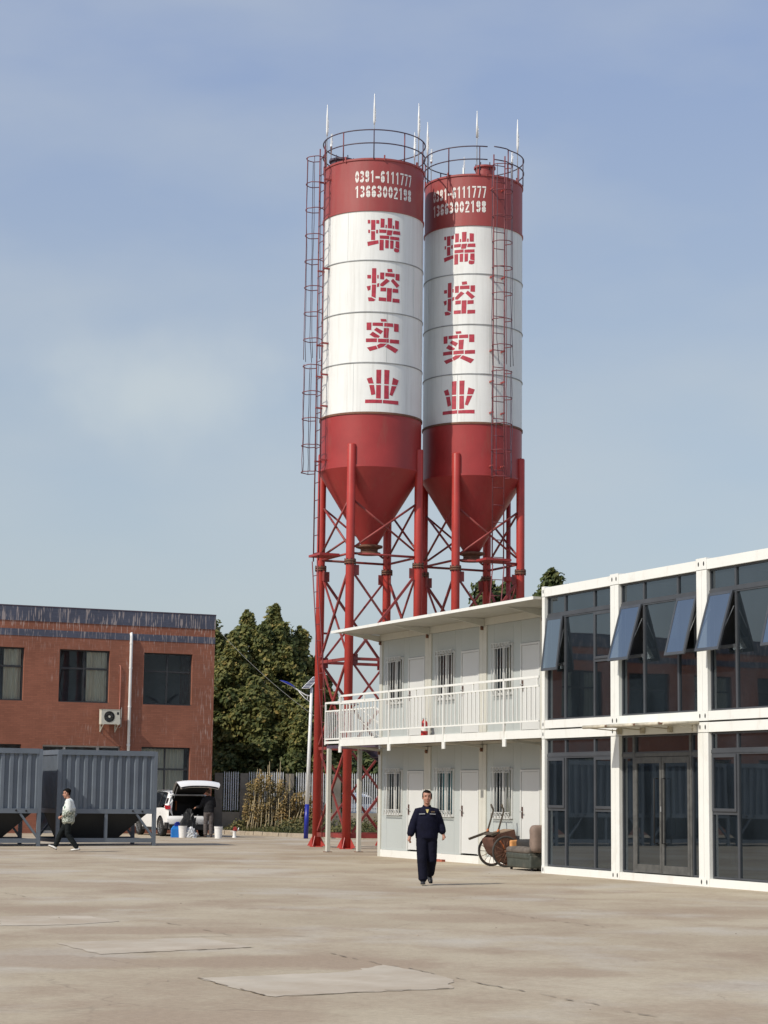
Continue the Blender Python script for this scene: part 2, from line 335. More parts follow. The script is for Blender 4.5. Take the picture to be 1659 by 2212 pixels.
deb = MB()
for k in range(90):
    x, y = rnd.uniform(-6, 6), rnd.uniform(14, 60)
    if abs(x) > y*.19: continue
    r_ = rnd.uniform(.006, .02); n_ = 5; ph = rnd.uniform(0, 6)
    ring = [(x+r_*rnd.uniform(.7, 1.3)*cos(ph+2*pi*i/n_), y+r_*rnd.uniform(.7, 1.3)*sin(ph+2*pi*i/n_), .002) for i in range(n_)]
    deb.add(ring+[(x, y, r_*.9)], [(i, (i+1) % n_, n_) for i in range(n_)])
tag(deb.build('gravel', pm('loose_grit', (.30, .25, .19), .9, var=.4, scale=9)), kind='stuff')

# ------------------------------------------------------------------ cement silos
CHARS = {"rui":[[[-0.531,0.45],[-0.454,0.448],[-0.452,0.331],[-0.53,0.332]],[[-0.427,0.445],[-0.292,0.448],[-0.291,0.127],[-0.423,0.12]],[[-0.267,0.445],[-0.172,0.45],[-0.168,0.331],[-0.266,0.331]],[[-0.422,0.088],[-0.297,0.087],[-0.294,-0.195],[-0.419,-0.197]],[[-0.513,0.133],[-0.456,0.131],[-0.456,0.027],[-0.512,0.027]],[[-0.266,0.131],[-0.205,0.134],[-0.204,0.02],[-0.265,0.02]],[[-0.538,-0.256],[-0.19,-0.198],[-0.181,-0.305],[-0.517,-0.395]],[[-0.128,0.505],[-0.001,0.498],[-0.005,0.216],[-0.13,0.209]],[[0.099,0.535],[0.249,0.538],[0.243,0.215],[0.103,0.207]],[[0.346,0.488],[0.485,0.477],[0.481,0.206],[0.349,0.21]],[[0.03,0.311],[0.076,0.311],[0.074,0.212],[0.027,0.207]],[[0.267,0.311],[0.318,0.312],[0.316,0.203],[0.265,0.21]],[[-0.166,0.149],[0.068,0.151],[0.059,0.046],[-0.165,0.041]],[[0.089,0.145],[0.269,0.149],[0.231,-0.015],[0.07,-0.015]],[[0.294,0.146],[0.53,0.151],[0.538,0.035],[0.271,0.032]],[[-0.15,-0.043],[0.154,-0.035],[0.155,-0.14],[-0.148,-0.149]],[[0.184,-0.047],[0.506,-0.043],[0.508,-0.145],[0.186,-0.152]],[[-0.152,-0.178],[-0.021,-0.178],[-0.024,-0.515],[-0.154,-0.521]],[[0.028,-0.177],[0.144,-0.174],[0.14,-0.442],[0.027,-0.442]],[[0.188,-0.177],[0.304,-0.175],[0.296,-0.436],[0.188,-0.445]],[[0.374,-0.18],[0.508,-0.175],[0.511,-0.413],[0.367,-0.378]],[[0.341,-0.402],[0.508,-0.424],[0.501,-0.509],[0.43,-0.538],[0.343,-0.53],[0.316,-0.477]]],"kong":[[[-0.375,0.519],[-0.243,0.522],[-0.244,0.039],[-0.38,0.037]],[[-0.524,0.305],[-0.406,0.304],[-0.404,0.191],[-0.52,0.191]],[[-0.213,0.308],[-0.167,0.307],[-0.17,0.194],[-0.212,0.196]],[[-0.375,0.0],[-0.244,0.003],[-0.255,-0.432],[-0.384,-0.378]],[[-0.54,-0.059],[-0.412,-0.035],[-0.421,-0.171],[-0.497,-0.202]],[[-0.214,0.029],[-0.147,0.053],[-0.15,-0.056],[-0.218,-0.082]],[[-0.494,-0.411],[-0.377,-0.411],[-0.254,-0.482],[-0.306,-0.533],[-0.472,-0.534]],[[0.102,0.52],[0.264,0.534],[0.28,0.433],[0.118,0.419]],[[-0.123,0.391],[0.01,0.396],[0.003,0.173],[-0.121,0.175]],[[0.043,0.391],[0.357,0.395],[0.355,0.281],[0.04,0.278]],[[0.385,0.394],[0.53,0.4],[0.528,0.183],[0.383,0.192]],[[0.08,0.21],[0.192,0.142],[-0.027,-0.049],[-0.111,-0.044],[-0.119,0.022]],[[0.298,0.227],[0.53,0.034],[0.428,-0.058],[0.224,0.145]],[[-0.106,-0.087],[0.078,-0.081],[0.075,-0.202],[-0.109,-0.21]],[[0.105,-0.088],[0.264,-0.085],[0.25,-0.516],[0.096,-0.519]],[[0.29,-0.091],[0.489,-0.085],[0.488,-0.206],[0.286,-0.216]],[[-0.158,-0.401],[0.082,-0.404],[0.076,-0.52],[-0.158,-0.514]],[[0.292,-0.404],[0.54,-0.4],[0.536,-0.519],[0.286,-0.529]]],"shi":[[[-0.094,0.524],[0.089,0.527],[0.105,0.451],[-0.072,0.439]],[[-0.525,0.399],[-0.373,0.402],[-0.376,0.161],[-0.522,0.161]],[[-0.338,0.399],[-0.013,0.407],[-0.014,0.297],[-0.34,0.297]],[[0.027,0.404],[0.321,0.41],[0.323,0.296],[0.025,0.294]],[[0.352,0.412],[0.518,0.41],[0.518,0.161],[0.352,0.158]],[[-0.216,0.248],[-0.006,0.141],[-0.088,0.035],[-0.293,0.165]],[[0.017,0.244],[0.184,0.247],[0.161,-0.069],[0.008,-0.069]],[[-0.331,0.112],[-0.106,-0.024],[-0.143,-0.075],[-0.274,-0.075],[-0.429,0.014]],[[-0.54,-0.106],[-0.198,-0.101],[-0.199,-0.217],[-0.541,-0.223]],[[-0.163,-0.106],[0.183,-0.096],[0.181,-0.214],[-0.166,-0.221]],[[0.216,-0.104],[0.541,-0.091],[0.539,-0.215],[0.214,-0.223]],[[-0.507,-0.393],[-0.223,-0.326],[-0.169,-0.429],[-0.413,-0.509]],[[-0.199,-0.319],[-0.092,-0.253],[0.11,-0.248],[0.022,-0.343],[-0.148,-0.422]],[[0.152,-0.259],[0.516,-0.402],[0.403,-0.527],[0.057,-0.351]]],"ye":[[[-0.203,0.522],[-0.047,0.526],[-0.056,0.089],[-0.201,0.086]],[[0.048,0.532],[0.216,0.531],[0.198,0.084],[0.05,0.082]],[[-0.499,0.238],[-0.341,0.285],[-0.281,0.086],[-0.437,0.081]],[[0.339,0.305],[0.541,0.24],[0.486,0.082],[0.299,0.083]],[[-0.418,0.037],[-0.27,0.039],[-0.225,-0.25],[-0.351,-0.281]],[[0.292,0.041],[0.467,0.045],[0.319,-0.276],[0.228,-0.245]],[[-0.201,0.044],[-0.055,0.047],[-0.057,-0.38],[-0.202,-0.378]],[[0.051,0.043],[0.195,0.046],[0.203,-0.372],[0.049,-0.384]],[[-0.538,-0.421],[-0.014,-0.415],[-0.016,-0.524],[-0.541,-0.533]],[[0.014,-0.421],[0.538,-0.413],[0.536,-0.533],[0.012,-0.525]]]}
def seg_arc(cx, cy, rx, ry, a0, a1, th, n=5):
    out = []
    for i in range(n):
        t0 = RAD(a0+(a1-a0)*i/n); t1 = RAD(a0+(a1-a0)*(i+1)/n)
        o = lambda t, k: (cx+(rx-th*k)*cos(t), cy+(ry-th*k*1.1)*sin(t))
        out.append([o(t0,0), o(t1,0), o(t1,1), o(t0,1)])
    return out
def bar2(x0, y0, x1, y1): return [[(x0,y0),(x1,y0),(x1,y1),(x0,y1)]]
T = .25
DIG = {
 '0': seg_arc(.5,.5,.42,.5,5,84,T)+seg_arc(.5,.5,.42,.5,96,175,T)+seg_arc(.5,.5,.42,.5,185,264,T)+seg_arc(.5,.5,.42,.5,276,355,T),
 '1': [[(.42,0),(.68,0),(.68,1),(.42,1)], [(.18,.7),(.38,.78),(.38,.98),(.18,.86)]],
 '2': seg_arc(.5,.72,.42,.28,96,175,T)+seg_arc(.5,.72,.42,.28,-15,84,T)+[[(.62,.66),(.9,.62),(.42,.18),(.1,.18)]]+bar2(.1,0,.92,.13),
 '3': seg_arc(.46,.74,.42,.26,-60,84,T)+seg_arc(.46,.74,.42,.26,96,165,T)+seg_arc(.46,.27,.44,.27,-84,60,T)+seg_arc(.46,.27,.44,.27,195,264,T)+bar2(.36,.44,.58,.56),
 '6': seg_arc(.5,.3,.42,.3,5,84,T)+seg_arc(.5,.3,.42,.3,96,175,T)+seg_arc(.5,.3,.42,.3,185,264,T)+seg_arc(.5,.3,.42,.3,276,355,T)+seg_arc(.5,.62,.42,.38,96,190,T)+seg_arc(.5,.7,.42,.3,15,84,T),
 '7': bar2(.08,.86,.92,1)+[[(.66,.82),(.92,.82),(.55,0),(.28,0)]],
 '8': sum([seg_arc(.5,c,.42,r,q+5,q+85,T) for c, r in ((.27,.27),(.76,.25)) for q in (0,90,180,270)], []),
 '9': seg_arc(.5,.7,.42,.3,5,84,T)+seg_arc(.5,.7,.42,.3,96,175,T)+seg_arc(.5,.7,.42,.3,185,264,T)+seg_arc(.5,.7,.42,.3,276,355,T)+seg_arc(.5,.38,.42,.38,-80,10,T)+seg_arc(.5,.3,.42,.3,195,264,T),
 '-': bar2(.05,.34,.95,.52)}
def clipx(poly, x, keep_less):
    out = []
    for i in range(len(poly)):
        a, b = poly[i], poly[(i+1) % len(poly)]
        ia = (a[0] <= x) if keep_less else (a[0] >= x); ib = (b[0] <= x) if keep_less else (b[0] >= x)
        if ia: out.append(a)
        if ia != ib and abs(b[0]-a[0]) > 1e-9:
            t = (x-a[0])/(b[0]-a[0]); out.append((x, a[1]+(b[1]-a[1])*t))
    return out
def on_cyl(mb, polys, s0, z0, r):
    for poly in polys:
        poly = [(s0+q[0], z0+q[1]) for q in poly]
        lo = min(q[0] for q in poly); hi = max(q[0] for q in poly); x = math.floor(lo/.05)*.05
        while x < hi:
            p_ = clipx(clipx(poly, x, False), x+.05, True)
            if len(p_) >= 3: mb.add([(r*sin(q[0]/r), -r*cos(q[0]/r), q[1]) for q in p_], [tuple(range(len(p_)))])
            x += .05

RS = 1.6
m_brace = pm('dull_brace_paint', (.27, .04, .035), .55, var=.3, scale=3, dirt=(.09, .05, .04), dirt_amt=.7, dirt_scale=2, dpos=(.45, .7))
def make_silo(loc, label, s_char, s_dig, ladder_axis, hatch, rods, cluster):
    root = empty('cement_silo', (*loc, 0)); tag(root, label, 'silo', 'pair of cement silos')
    N = 128
    zb = [13.27, 14.85, 16.45, 18.10, 19.71]
    MB().lathe([(RS, 19.715), (RS, 21.36)], n=N).build('top_band', m_redd, root)
    for i in range(4):
        MB().lathe([(RS, zb[i]+.004), (RS, zb[i+1]-.004)], n=N).build('shell_ring', m_shell, root)
    MB().lathe([(RS, 11.64), (RS, 13.266)], n=N).build('bottom_band', m_red, root)
    for z in zb[1:4]:
        MB().lathe([(RS-.01, z-.022), (RS+.022, z-.012), (RS+.022, z+.012), (RS-.01, z+.022)], n=N).build('seam_ring', m_seam, root)
    for z in (13.27, 19.71, 21.36):
        MB().lathe([(RS-.01, z-.035), (RS+.03, z-.03), (RS+.03, z+.03), (RS-.01, z+.035)], n=N).build('flange_ring', m_rust if z == 13.27 else m_redd, root)
    MB().lathe([(RS-.01, 21.37), (1.3, 21.46), (0, 21.72)], n=48).build('roof', m_redd, root)
    for a in range(0, 360, 45):
        t = RAD(a+12); MB().box(-.02, .02, 0, .05, -.09, .09).build('lifting_lug', m_redd, root).matrix_local = Matrix.Translation((RS*cos(t), RS*sin(t), 21.4)) @ Matrix.Rotation(t-pi/2, 4, 'Z')
    MB().lathe([(RS+.02, 11.66), (RS+.02, 11.6), (.24, 9.33)], n=96).build('hopper_cone', m_red, root)
    MB().lathe([(.22, 9.36), (.42, 9.33), (.42, 9.27), (.27, 9.22), (.27, 9.12), (.36, 9.11), (.36, 9.05), (.02, 9.04)], n=40).build('outlet_flange', m_rust, root)
    # vertical plate seams
    sm = MB()
    for i, z in enumerate(zb[:4]):
        for a in (0, 120, 240):
            t = RAD(a + 37*i - 110); sm.bar(((RS+.001)*cos(t), (RS+.001)*sin(t), z+.03), ((RS+.001)*cos(t), (RS+.001)*sin(t), zb[i+1]-.03), .008, .008)
    sm.build('plate_weld', m_panel, root)
    # lettering: one object per brush piece of the stencil
    for k, z in zip(('rui', 'kong', 'shi', 'ye'), (18.94, 17.32, 15.71, 14.10)):
        for poly in CHARS[k]:
            mb = MB(); on_cyl(mb, [poly], s_char, z, RS+.005); mb.build('character_stroke', m_letr, root, False)
    for txt, z in (('0391-6111777', 20.6), ('13663002198', 20.115)):
        w = 1.96/len(txt)
        for i, ch in enumerate(txt):
            mb = MB(); cw = w*.9
            on_cyl(mb, [[(q[0]*cw, q[1]*.385) for q in p_] for p_ in DIG[ch]], s_dig+i*w, z, RS+.005); mb.build('stencil_digit', m_letw, root, False)
    # railing
    for z in (22.3, 21.87):
        a0, a1 = (0, 2*pi) if cluster == 0 or z < 22 else (RAD(-62), RAD(288))
        full = cluster == 0
        if full: pts = [(1.64*cos(2*pi*k/64), 1.64*sin(2*pi*k/64), z) for k in range(64)]
        else: pts = [(1.64*cos(RAD(-69)+RAD(352)*k/63), 1.64*sin(RAD(-69)+RAD(352)*k/63), z+(.03 if k < 4 else 0)) for k in range(64)]
        MB().tube(pts, .021, 6, closed=full).build('guard_rail', m_bluesteel, root)
    for k in range(10):
        t = RAD(-90 + 36*k + (4 if cluster else 0)); MB().tube([(1.64*cos(t), 1.64*sin(t), 21.36), (1.64*cos(t), 1.64*sin(t), 22.3)], .019, 6).build('rail_post', m_redthin if k % 2 else m_bluesteel, root)
    # lightning rods
    for a, top in rods:
        t = RAD(a); x, y = 1.6*cos(t), 1.6*sin(t); rj = rnd.uniform
        rod = MB().tube([(x, y, 21.4), (x, y, 22.5), (x, y, top-.02), (x, y, top)], [.014, .014, .013, .006], 6).build('lightning_rod', m_galv, root)
        sl = MB(); sl.tube([(x, y, 22.35+rj(-.3, .3)), (x, y, 22.6), (x, y, top-.5), (x, y, top-.1)], [.02, .038, .034, .016], 7)
        for q in range(14):
            zz = 22.55+q*.03; aa = rj(-.8, .6); sl.bar((x, y, zz), (x+.055*cos(aa), y+.055*sin(aa), zz+.02), .012, .012)
        sl.build('frayed_sleeve', m_pvc, rod)
    # roof hatch / filter drum
    hx, hy, hr, hh, hm = hatch
    h = MB(); h.lathe([(hr, 21.4), (hr, 21.5+hh), (hr+.06, 21.5+hh), (hr+.06, 21.56+hh), (0, 21.62+hh)], (hx, hy, 0), 24)
    h.build('roof_hatch', hm, root)
    for k in range(6):
        t = k*pi/3; MB().tube([(hx+hr*cos(t), hy+hr*sin(t), 21.4+hh), (hx+hr*cos(t), hy+hr*sin(t), 21.66+hh)], .02, 5).build('hatch_bolt', m_bluesteel, root)
    # legs on the corners of a square aligned with the yard grid
    n = Vector((NX, NY, 0)); u = Vector((NY, -NX, 0)); H = 1.15
    legs = [(-H, H), (-H, -H), (H, -H), (H, H)]      # (n, u): front-left.. going round
    lp = [n*a + u*b for a, b in legs]
    for i, p_ in enumerate(lp):
        x, y = p_.x, p_.y
        lg = MB().tube([(x, y, .03), (x, y, 12.27), (x, y, 12.30)], [.133, .133, .12], 20).build('support_leg', m_leg, root)
        MB().lathe([(.13, 8.72), (.182, 8.71), (.182, 8.67), (.13, 8.66)], (x, y, 0), 16).lathe([(.13, 8.65), (.182, 8.64), (.182, 8.60), (.13, 8.59)], (x, y, 0), 16).build('leg_flange', m_rust, lg)
        bl = MB()
        for k in range(8):
            t = k*pi/4+.2; bl.tube([(x+.165*cos(t), y+.165*sin(t), 8.56), (x+.165*cos(t), y+.165*sin(t), 8.75)], .016, 5)
        bl.build('flange_bolt', m_black, lg)['kind'] = 'stuff'
        MB().box(x-.2, x+.2, y-.2, y+.2, 0, .03).build('base_plate', m_leg, lg)
        gs = MB()
        for k in range(4):
            t = k*pi/2+ANG+pi/4; c_, s_ = cos(t), sin(t)
            gs.add([(x+.12*c_-.008*s_, y+.12*s_+.008*c_, .03), (x+.3*c_-.008*s_, y+.3*s_+.008*c_, .03), (x+.12*c_-.008*s_, y+.12*s_+.008*c_, .36),
                    (x+.12*c_+.008*s_, y+.12*s_-.008*c_, .03), (x+.3*c_+.008*s_, y+.3*s_-.008*c_, .03), (x+.12*c_+.008*s_, y+.12*s_-.008*c_, .36)],
                   [(0,1,2),(5,4,3),(0,3,4,1),(1,4,5,2),(2,5,3,0)])
        gs.build('base_gusset', m_leg, lg)
    lv = [8.42, 5.70, 3.02, .38]
    for i in range(4):
        a, b = lp[i], lp[(i+1) % 4]; d = (b-a).normalized(); a1 = a+d*.13; b1 = b-d*.13; mid = (a+b)/2
        pz = lambda p_, z: (p_.x, p_.y, z)
        side = Vector((-d.y, d.x, 0))*.03
        MB().tube([pz(a1, 8.92), pz(b1, 8.92)], .038, 8).build('cross_beam', m_brace, root)
        MB().tube([pz(a1+side, 10.55), pz(b1+side, 9.12)], .035, 8).build('diagonal_brace', m_brace, root)
        MB().tube([pz(a1-side, 9.12), pz(b1-side, 10.55)], .035, 8).build('diagonal_brace', m_brace, root)
        for k in range(3):
            zt, zl = lv[k], lv[k+1]
            MB().bar(pz(a1+d*.05+side, zt-.16), pz(b1-d*.05+side, zl+.12), .075, .06, side).build('diagonal_brace', m_brace, root)
            MB().bar(pz(a1+d*.05-side, zl+.12), pz(b1-d*.05-side, zt-.16), .06, .045, side).build('diagonal_brace', m_brace, root)
            if k: MB().bar(pz(a1, zt), pz(b1, zt), .07, .09).build('cross_beam', m_brace, root)
            if k < 2:
                for e, dd in ((a1, d), (b1, -d)):
                    q = e + dd*.07
                    MB().bar(pz(q, zt-.17), pz(q, zt+.15), .008, .17, side if abs(side.x) > 0 else (1,0,0)).build('gusset_plate', m_brace, root) if False else \
                    MB().add([pz(e+side*.3, zt-.17), pz(e+dd*.17+side*.3, zt-.17), pz(e+dd*.17+side*.3, zt+.15), pz(e+side*.3, zt+.15),
                              pz(e-side*.3, zt-.17), pz(e+dd*.17-side*.3, zt-.17), pz(e+dd*.17-side*.3, zt+.15), pz(e-side*.3, zt+.15)],
                             [(0,1,2,3),(7,6,5,4),(0,4,5,1),(1,5,6,2),(2,6,7,3),(3,7,4,0)]).build('gusset_plate', m_brace, root)
        MB().bar(pz(a1, .38), pz(b1, .38), .09, .13).build('cross_beam', m_brace, root)
        MB().bar(pz(a+d*.13, 6.62), pz(a+d*.33, 6.62), .05, .06).build('stub_bracket', m_red, root)
    # ladder
    lu, lt = ladder_axis          # outward direction, along-rung direction
    lu = Vector(lu); lt = Vector(lt)
    def LP(o_, t_, z): q = lu*o_ + lt*t_; return (q.x, q.y, z)
    ld = empty('ladder'); ld.parent = root
    for sgn in (-1, 1):
        MB().tube([LP(1.8, .2*sgn, 8.75), LP(1.8, .2*sgn, 15.0), LP(1.8, .2*sgn, 22.0)], .021, 6).build('ladder_rail', m_redthin, ld)
        MB().tube([LP(1.84, .2*sgn, 8.75), LP(1.55, .2*sgn-.12, 5.6), LP(1.30, .2*sgn-.2, 3.2), LP(1.28, .2*sgn-.2, .3)], .018, 6).build('ladder_rail', m_redthin, ld)
    z = 3.3
    while z < 8.6:
        t = max(0, (z-5.6)/3.15) if z > 5.6 else 0
        o_ = 1.55+.29*t if z > 5.6 else 1.30+.25*(z-3.2)/2.4; sh = -.12*(1-t) if z > 5.6 else -.2+.08*(z-3.2)/2.4
        MB().tube([LP(o_, -.2+sh, z), LP(o_, .2+sh, z)], .013, 5).build('ladder_rung', m_redthin, ld); z += .5
    z = 9.0
    while z < 21.7:
        MB().tube([LP(1.8, -.2, z), LP(1.8, .2, z)], .014, 5).build('ladder_rung', m_redthin, ld); z += .55
    for z in (11.9, 13.6, 14.6, 15.6, 18.0, 20.9):
        for sgn in (-1, 1): MB().bar(LP(1.59, .2*sgn, z), LP(1.82, .2*sgn, z), .05, .05).build('ladder_bracket', m_redd, ld)
    cg = empty('safety_cage'); cg.parent = root
    z = 11.5; zs = []
    while z < 21.7:
        pts = [LP(1.8, -.2, z)] + [LP(1.98+.34*sin(pi*k/10), -.34*cos(pi*k/10), z+rnd.uniform(-.01, .01)) for k in range(11)] + [LP(1.8, .2, z)]
        MB().tube(pts, .015, 5).build('cage_hoop', m_redthin, cg); zs.append(z); z += .84
    for k in (2, 5, 8, 0, 10):
        seg = [(zs[0], 14.9), (15.15, zs[-1])]
        for z0, z1 in seg:
            P_ = [LP(1.98+.34*sin(pi*k/10)+rnd.gauss(0, .008), -.34*cos(pi*k/10)+rnd.gauss(0, .01), z0+(z1-z0)*j/9) for j in range(10)]
            if z0 > 15: P_[0] = tuple(Vector(P_[0])+Vector((rnd.uniform(-.08, .08), rnd.uniform(-.05, .05), -.1)))
            MB().tube(P_, .011, 5).build('cage_strap', m_redthin if k % 2 else m_bluesteel, cg)
    MB().add([LP(1.2, -.45, 8.9), LP(1.86, -.45, 8.9), LP(1.86, .45, 8.9), LP(1.2, .45, 8.9), LP(1.2, -.45, 8.97), LP(1.86, -.45, 8.97), LP(1.86, .45, 8.97), LP(1.2, .45, 8.97)],
             [(0,3,2,1),(4,5,6,7),(0,1,5,4),(1,2,6,5),(2,3,7,6),(3,0,4,7)]).build('ladder_landing', m_red, root)
    return root
S1 = make_silo((-.45, 62.6), 'nearer left cement silo, red and white, with caged ladder on its left edge', .365, -.60, ((-NX, -NY, 0), (NY, -NX, 0)),
               (-1.02, -.35, .36, .12, m_bluesteel), [(-90, 23.5), (199, 23.5), (152, 22.95), (-28, 23.5), (35, 23.1)], 0)
S2 = make_silo((2.823, 64.099), 'farther right cement silo, red and white, with caged ladder crossing its front', -.54, -1.60, ((NY, -NX, 0), (NX, NY, 0)),
               (.36, .0, .3, .55, m_redd), [(-89, 23.5), (196, 23.5), (150, 23.0), (-30, 23.5), (35, 22.95), (100, 22.7)], 1)
MB().tube([(1.2, .35, 0), (1.2, .35, 11.9)], .075, 12).lathe([(.07, 8.62), (.15, 8.6), (.15, 8.46), (.07, 8.44)], (1.2, .35, 0), 12).build('filling_pipe', m_red, S2)
MB().tube([(-1.35, -.95, 0), (-1.35, -.95, 12.0)], .05, 10).build('filling_pipe', m_red, S1) if False else None

# ------------------------------------------------------------------ container buildings
P0 = (3.472, 43.799, 0)
def W_(mb, u0, u1, v0, v1, z0, z1): return mb.box(v0, v1, -u0, -u1, z0, z1)     # local x = v, local y = -u
def WB(name, u0, u1, v0, v1, z0, z1, m, par): return W_(MB(), u0, u1, v0, v1, z0, z1).build(name, m, par)
def uv(u, v, z): return (v, -u, z)

# ---- A: glass fronted block
A = empty('glass_fronted_office', P0, ANG)
tag(A, 'two storey white framed office block with dark glass front and tilted open window sashes', 'building')
posts = [(0, .12), (2.87, 3.19), (6.04, 6.39), (9.24, 9.56), (12.4, 12.7)]
TOP = 6.13
for i, (a, b) in enumerate(posts):
    mids = [(a, b)] if i == 0 else [(a, (a+b)/2-.003), ((a+b)/2+.003, b)]
    for a_, b_ in mids:
        WB('post', a_, b_, 0, .16, .16, 2.85, m_white, A); WB('post', a_, b_, 0, .16, 3.262, 5.93, m_white, A)
        for z0, z1 in ((0, .16), (2.86, 3.05), (3.075, 3.26), (5.94, 6.16)):
            cst = WB('corner_casting', a_-.004, b_+.004, -.006, .17, z0, z1, m_white, A)
            cu = (a_+b_)/2
            mb = MB(); zc = (z0+z1)/2; ring = [uv(cu+.022*cos(t), -.0075, zc+.045*sin(t)) for t in [2*pi*k/12 for k in range(12)]]
            mb.add(ring, [tuple(range(12))]); mb.build('casting_slot', m_black, cst)
bays = [(.12, 2.87), (3.19, 6.04), (6.39, 9.24), (9.56, 12.4)]
for a, b in bays:
    WB('bottom_beam', a+.005, b-.005, .003, .16, 0, .148, m_white, A)
    WB('ceiling_beam', a+.005, b-.005, .003, .16, 2.862, 3.045, m_white, A)
    WB('floor_beam', a+.005, b-.005, .003, .16, 3.08, 3.255, m_white, A)
    WB('roof_beam', a+.005, b-.005, .003, .16, 5.935, 6.13, m_white, A)
# shell behind the glass
WB('wall', 0.0, .1, .17, 6, .0, 6.1, m_panel, A); WB('wall', 12.6, 12.7, .17, 6, 0, 6.1, m_panel, A); WB('wall', 0, 12.7, 6.0, 6.1, 0, 6.12, m_panel, A)
WB('roof', .0, 12.7, .17, 6.1, 6.02, 6.12, m_white, A)
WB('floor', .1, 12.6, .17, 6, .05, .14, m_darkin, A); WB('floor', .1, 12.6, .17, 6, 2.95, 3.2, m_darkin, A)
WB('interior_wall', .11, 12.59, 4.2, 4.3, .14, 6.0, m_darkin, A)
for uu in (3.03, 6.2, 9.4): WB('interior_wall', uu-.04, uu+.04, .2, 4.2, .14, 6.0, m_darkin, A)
M = .05
def frame(name, u0, u1, z0, z1, w, v0, v1, m, par, glassm=None, gv=None):
    mb = MB()
    W_(mb, u0, u0+w, v0, v1, z0, z1); W_(mb, u1-w, u1, v0, v1, z0, z1); W_(mb, u0+w, u1-w, v0+.001, v1-.001, z0, z0+w); W_(mb, u0+w, u1-w, v0+.001, v1-.001, z1-w, z1)
    f = mb.build(name, m, par)
    if glassm:
        gv = gv if gv is not None else (v0+v1)/2
        g_ = MB(); g_.add([uv(u0+w-.004, gv, z0+w-.004), uv(u1-w+.004, gv, z0+w-.004), uv(u1-w+.004, gv, z1-w+.004), uv(u0+w-.004, gv, z1-w+.004)], [(0,1,2,3)])
        g_.build('pane', glassm, f)
    return f
def cells(us, zs, skip=()):
    for i in range(len(us)-1):
        for j in range(len(zs)-1):
            if (i, j) in skip: continue
            frame('window_frame', us[i], us[i+1], zs[j], zs[j+1], .03, .07, .13, m_mull, A, g_front)
def sash(u0, u1, zt, h, ang_, glassm=g_sash):
    e = empty('open_sash'); e.parent = A; e.location = uv(0, .055, zt); e.rotation_euler = (0, RAD(ang_), 0)
    mb = MB(); w = .055
    for a, b, z0, z1 in ((u0, u0+w, -h, 0), (u1-w, u1, -h, 0), (u0+w, u1-w, -h, -h+w), (u0+w, u1-w, -w, 0)): W_(mb, a, b, -.035, .0, z0, z1)
    mb.build('sash_frame', m_mull, e)
    g_ = MB(); g_.add([uv(u0+w, -.03, -h+w), uv(u1-w, -.03, -h+w), uv(u1-w, -.03, -w), uv(u0+w, -.03, -w)], [(0,1,2,3)]); g_.build('pane', glassm, e)
    for uu in (u0+.02, u1-.02):
        a_ = RAD(ang_); bx = -sin(a_)*h*.62; MB().bar(uv(uu, .06, zt-.28), uv(uu, .055+bx, zt-cos(a_)*h*.62), .015, .012).build('stay_arm', m_galv, A)
    mb = MB(); W_(mb, (u0+u1)/2-.05, (u0+u1)/2+.05, .0, .02, -h+.015, -h+.04); mb.build('sash_handle', m_galv, e)
# upper floor
Z = [3.262, 4.42, 5.5, 5.93]
def upper(a, b, m1, m2, lo, ro):
    us = [a+.005, m1, m2, b-.005]
    WB('transom', a, b, .06, .15, 5.47, 5.53, m_mull, A)
    cells([us[1], us[2]], [3.262, 5.47]); cells(us, [5.53, 5.93])
    for k, op in ((0, lo), (2, ro)):
        cells([us[k], us[k+1]], [3.262, 4.44])
        if op is None: frame('window_frame', us[k], us[k+1], 4.44, 5.47, .03, .07, .13, m_mull, A); frame('closed_sash', us[k]+.03, us[k+1]-.03, 4.47, 5.44, .05, .05, .09, m_mull, A, g_front)
        else:
            frame('window_frame', us[k], us[k+1], 4.44, 5.47, .03, .07, .13, m_mull, A)
            sash(us[k]+.03, us[k+1]-.03, 5.46, 1.16, op)
upper(.12, 2.87, .88, 2.10, 7, None)
upper(3.19, 6.04, 4.04, 5.28, 16, 15)
upper(6.39, 9.24, 7.24, 8.42, 17, 14)
upper(9.56, 12.4, 10.4, 11.6, None, None)
# ground floor
def lower(a, b, m1, m2):
    us = [a+.005, m1, m2, b-.005]
    WB('transom', a, b, .06, .15, 2.47, 2.53, m_mull, A)
    cells([us[1], us[2]], [.16, 2.47]); cells(us, [2.53, 2.85])
    for k in (0, 2):
        cells([us[k], us[k+1]], [.16, 1.36]); frame('window_frame', us[k], us[k+1], 1.36, 2.47, .03, .07, .13, m_mull, A)
        frame('closed_sash', us[k]+.03, us[k+1]-.03, 1.39, 2.44, .055, .045, .09, m_mull, A, g_front)
lower(.12, 2.87, .9, 2.1); lower(6.39, 9.24, 7.24, 8.42); lower(9.56, 12.4, 10.4, 11.6)
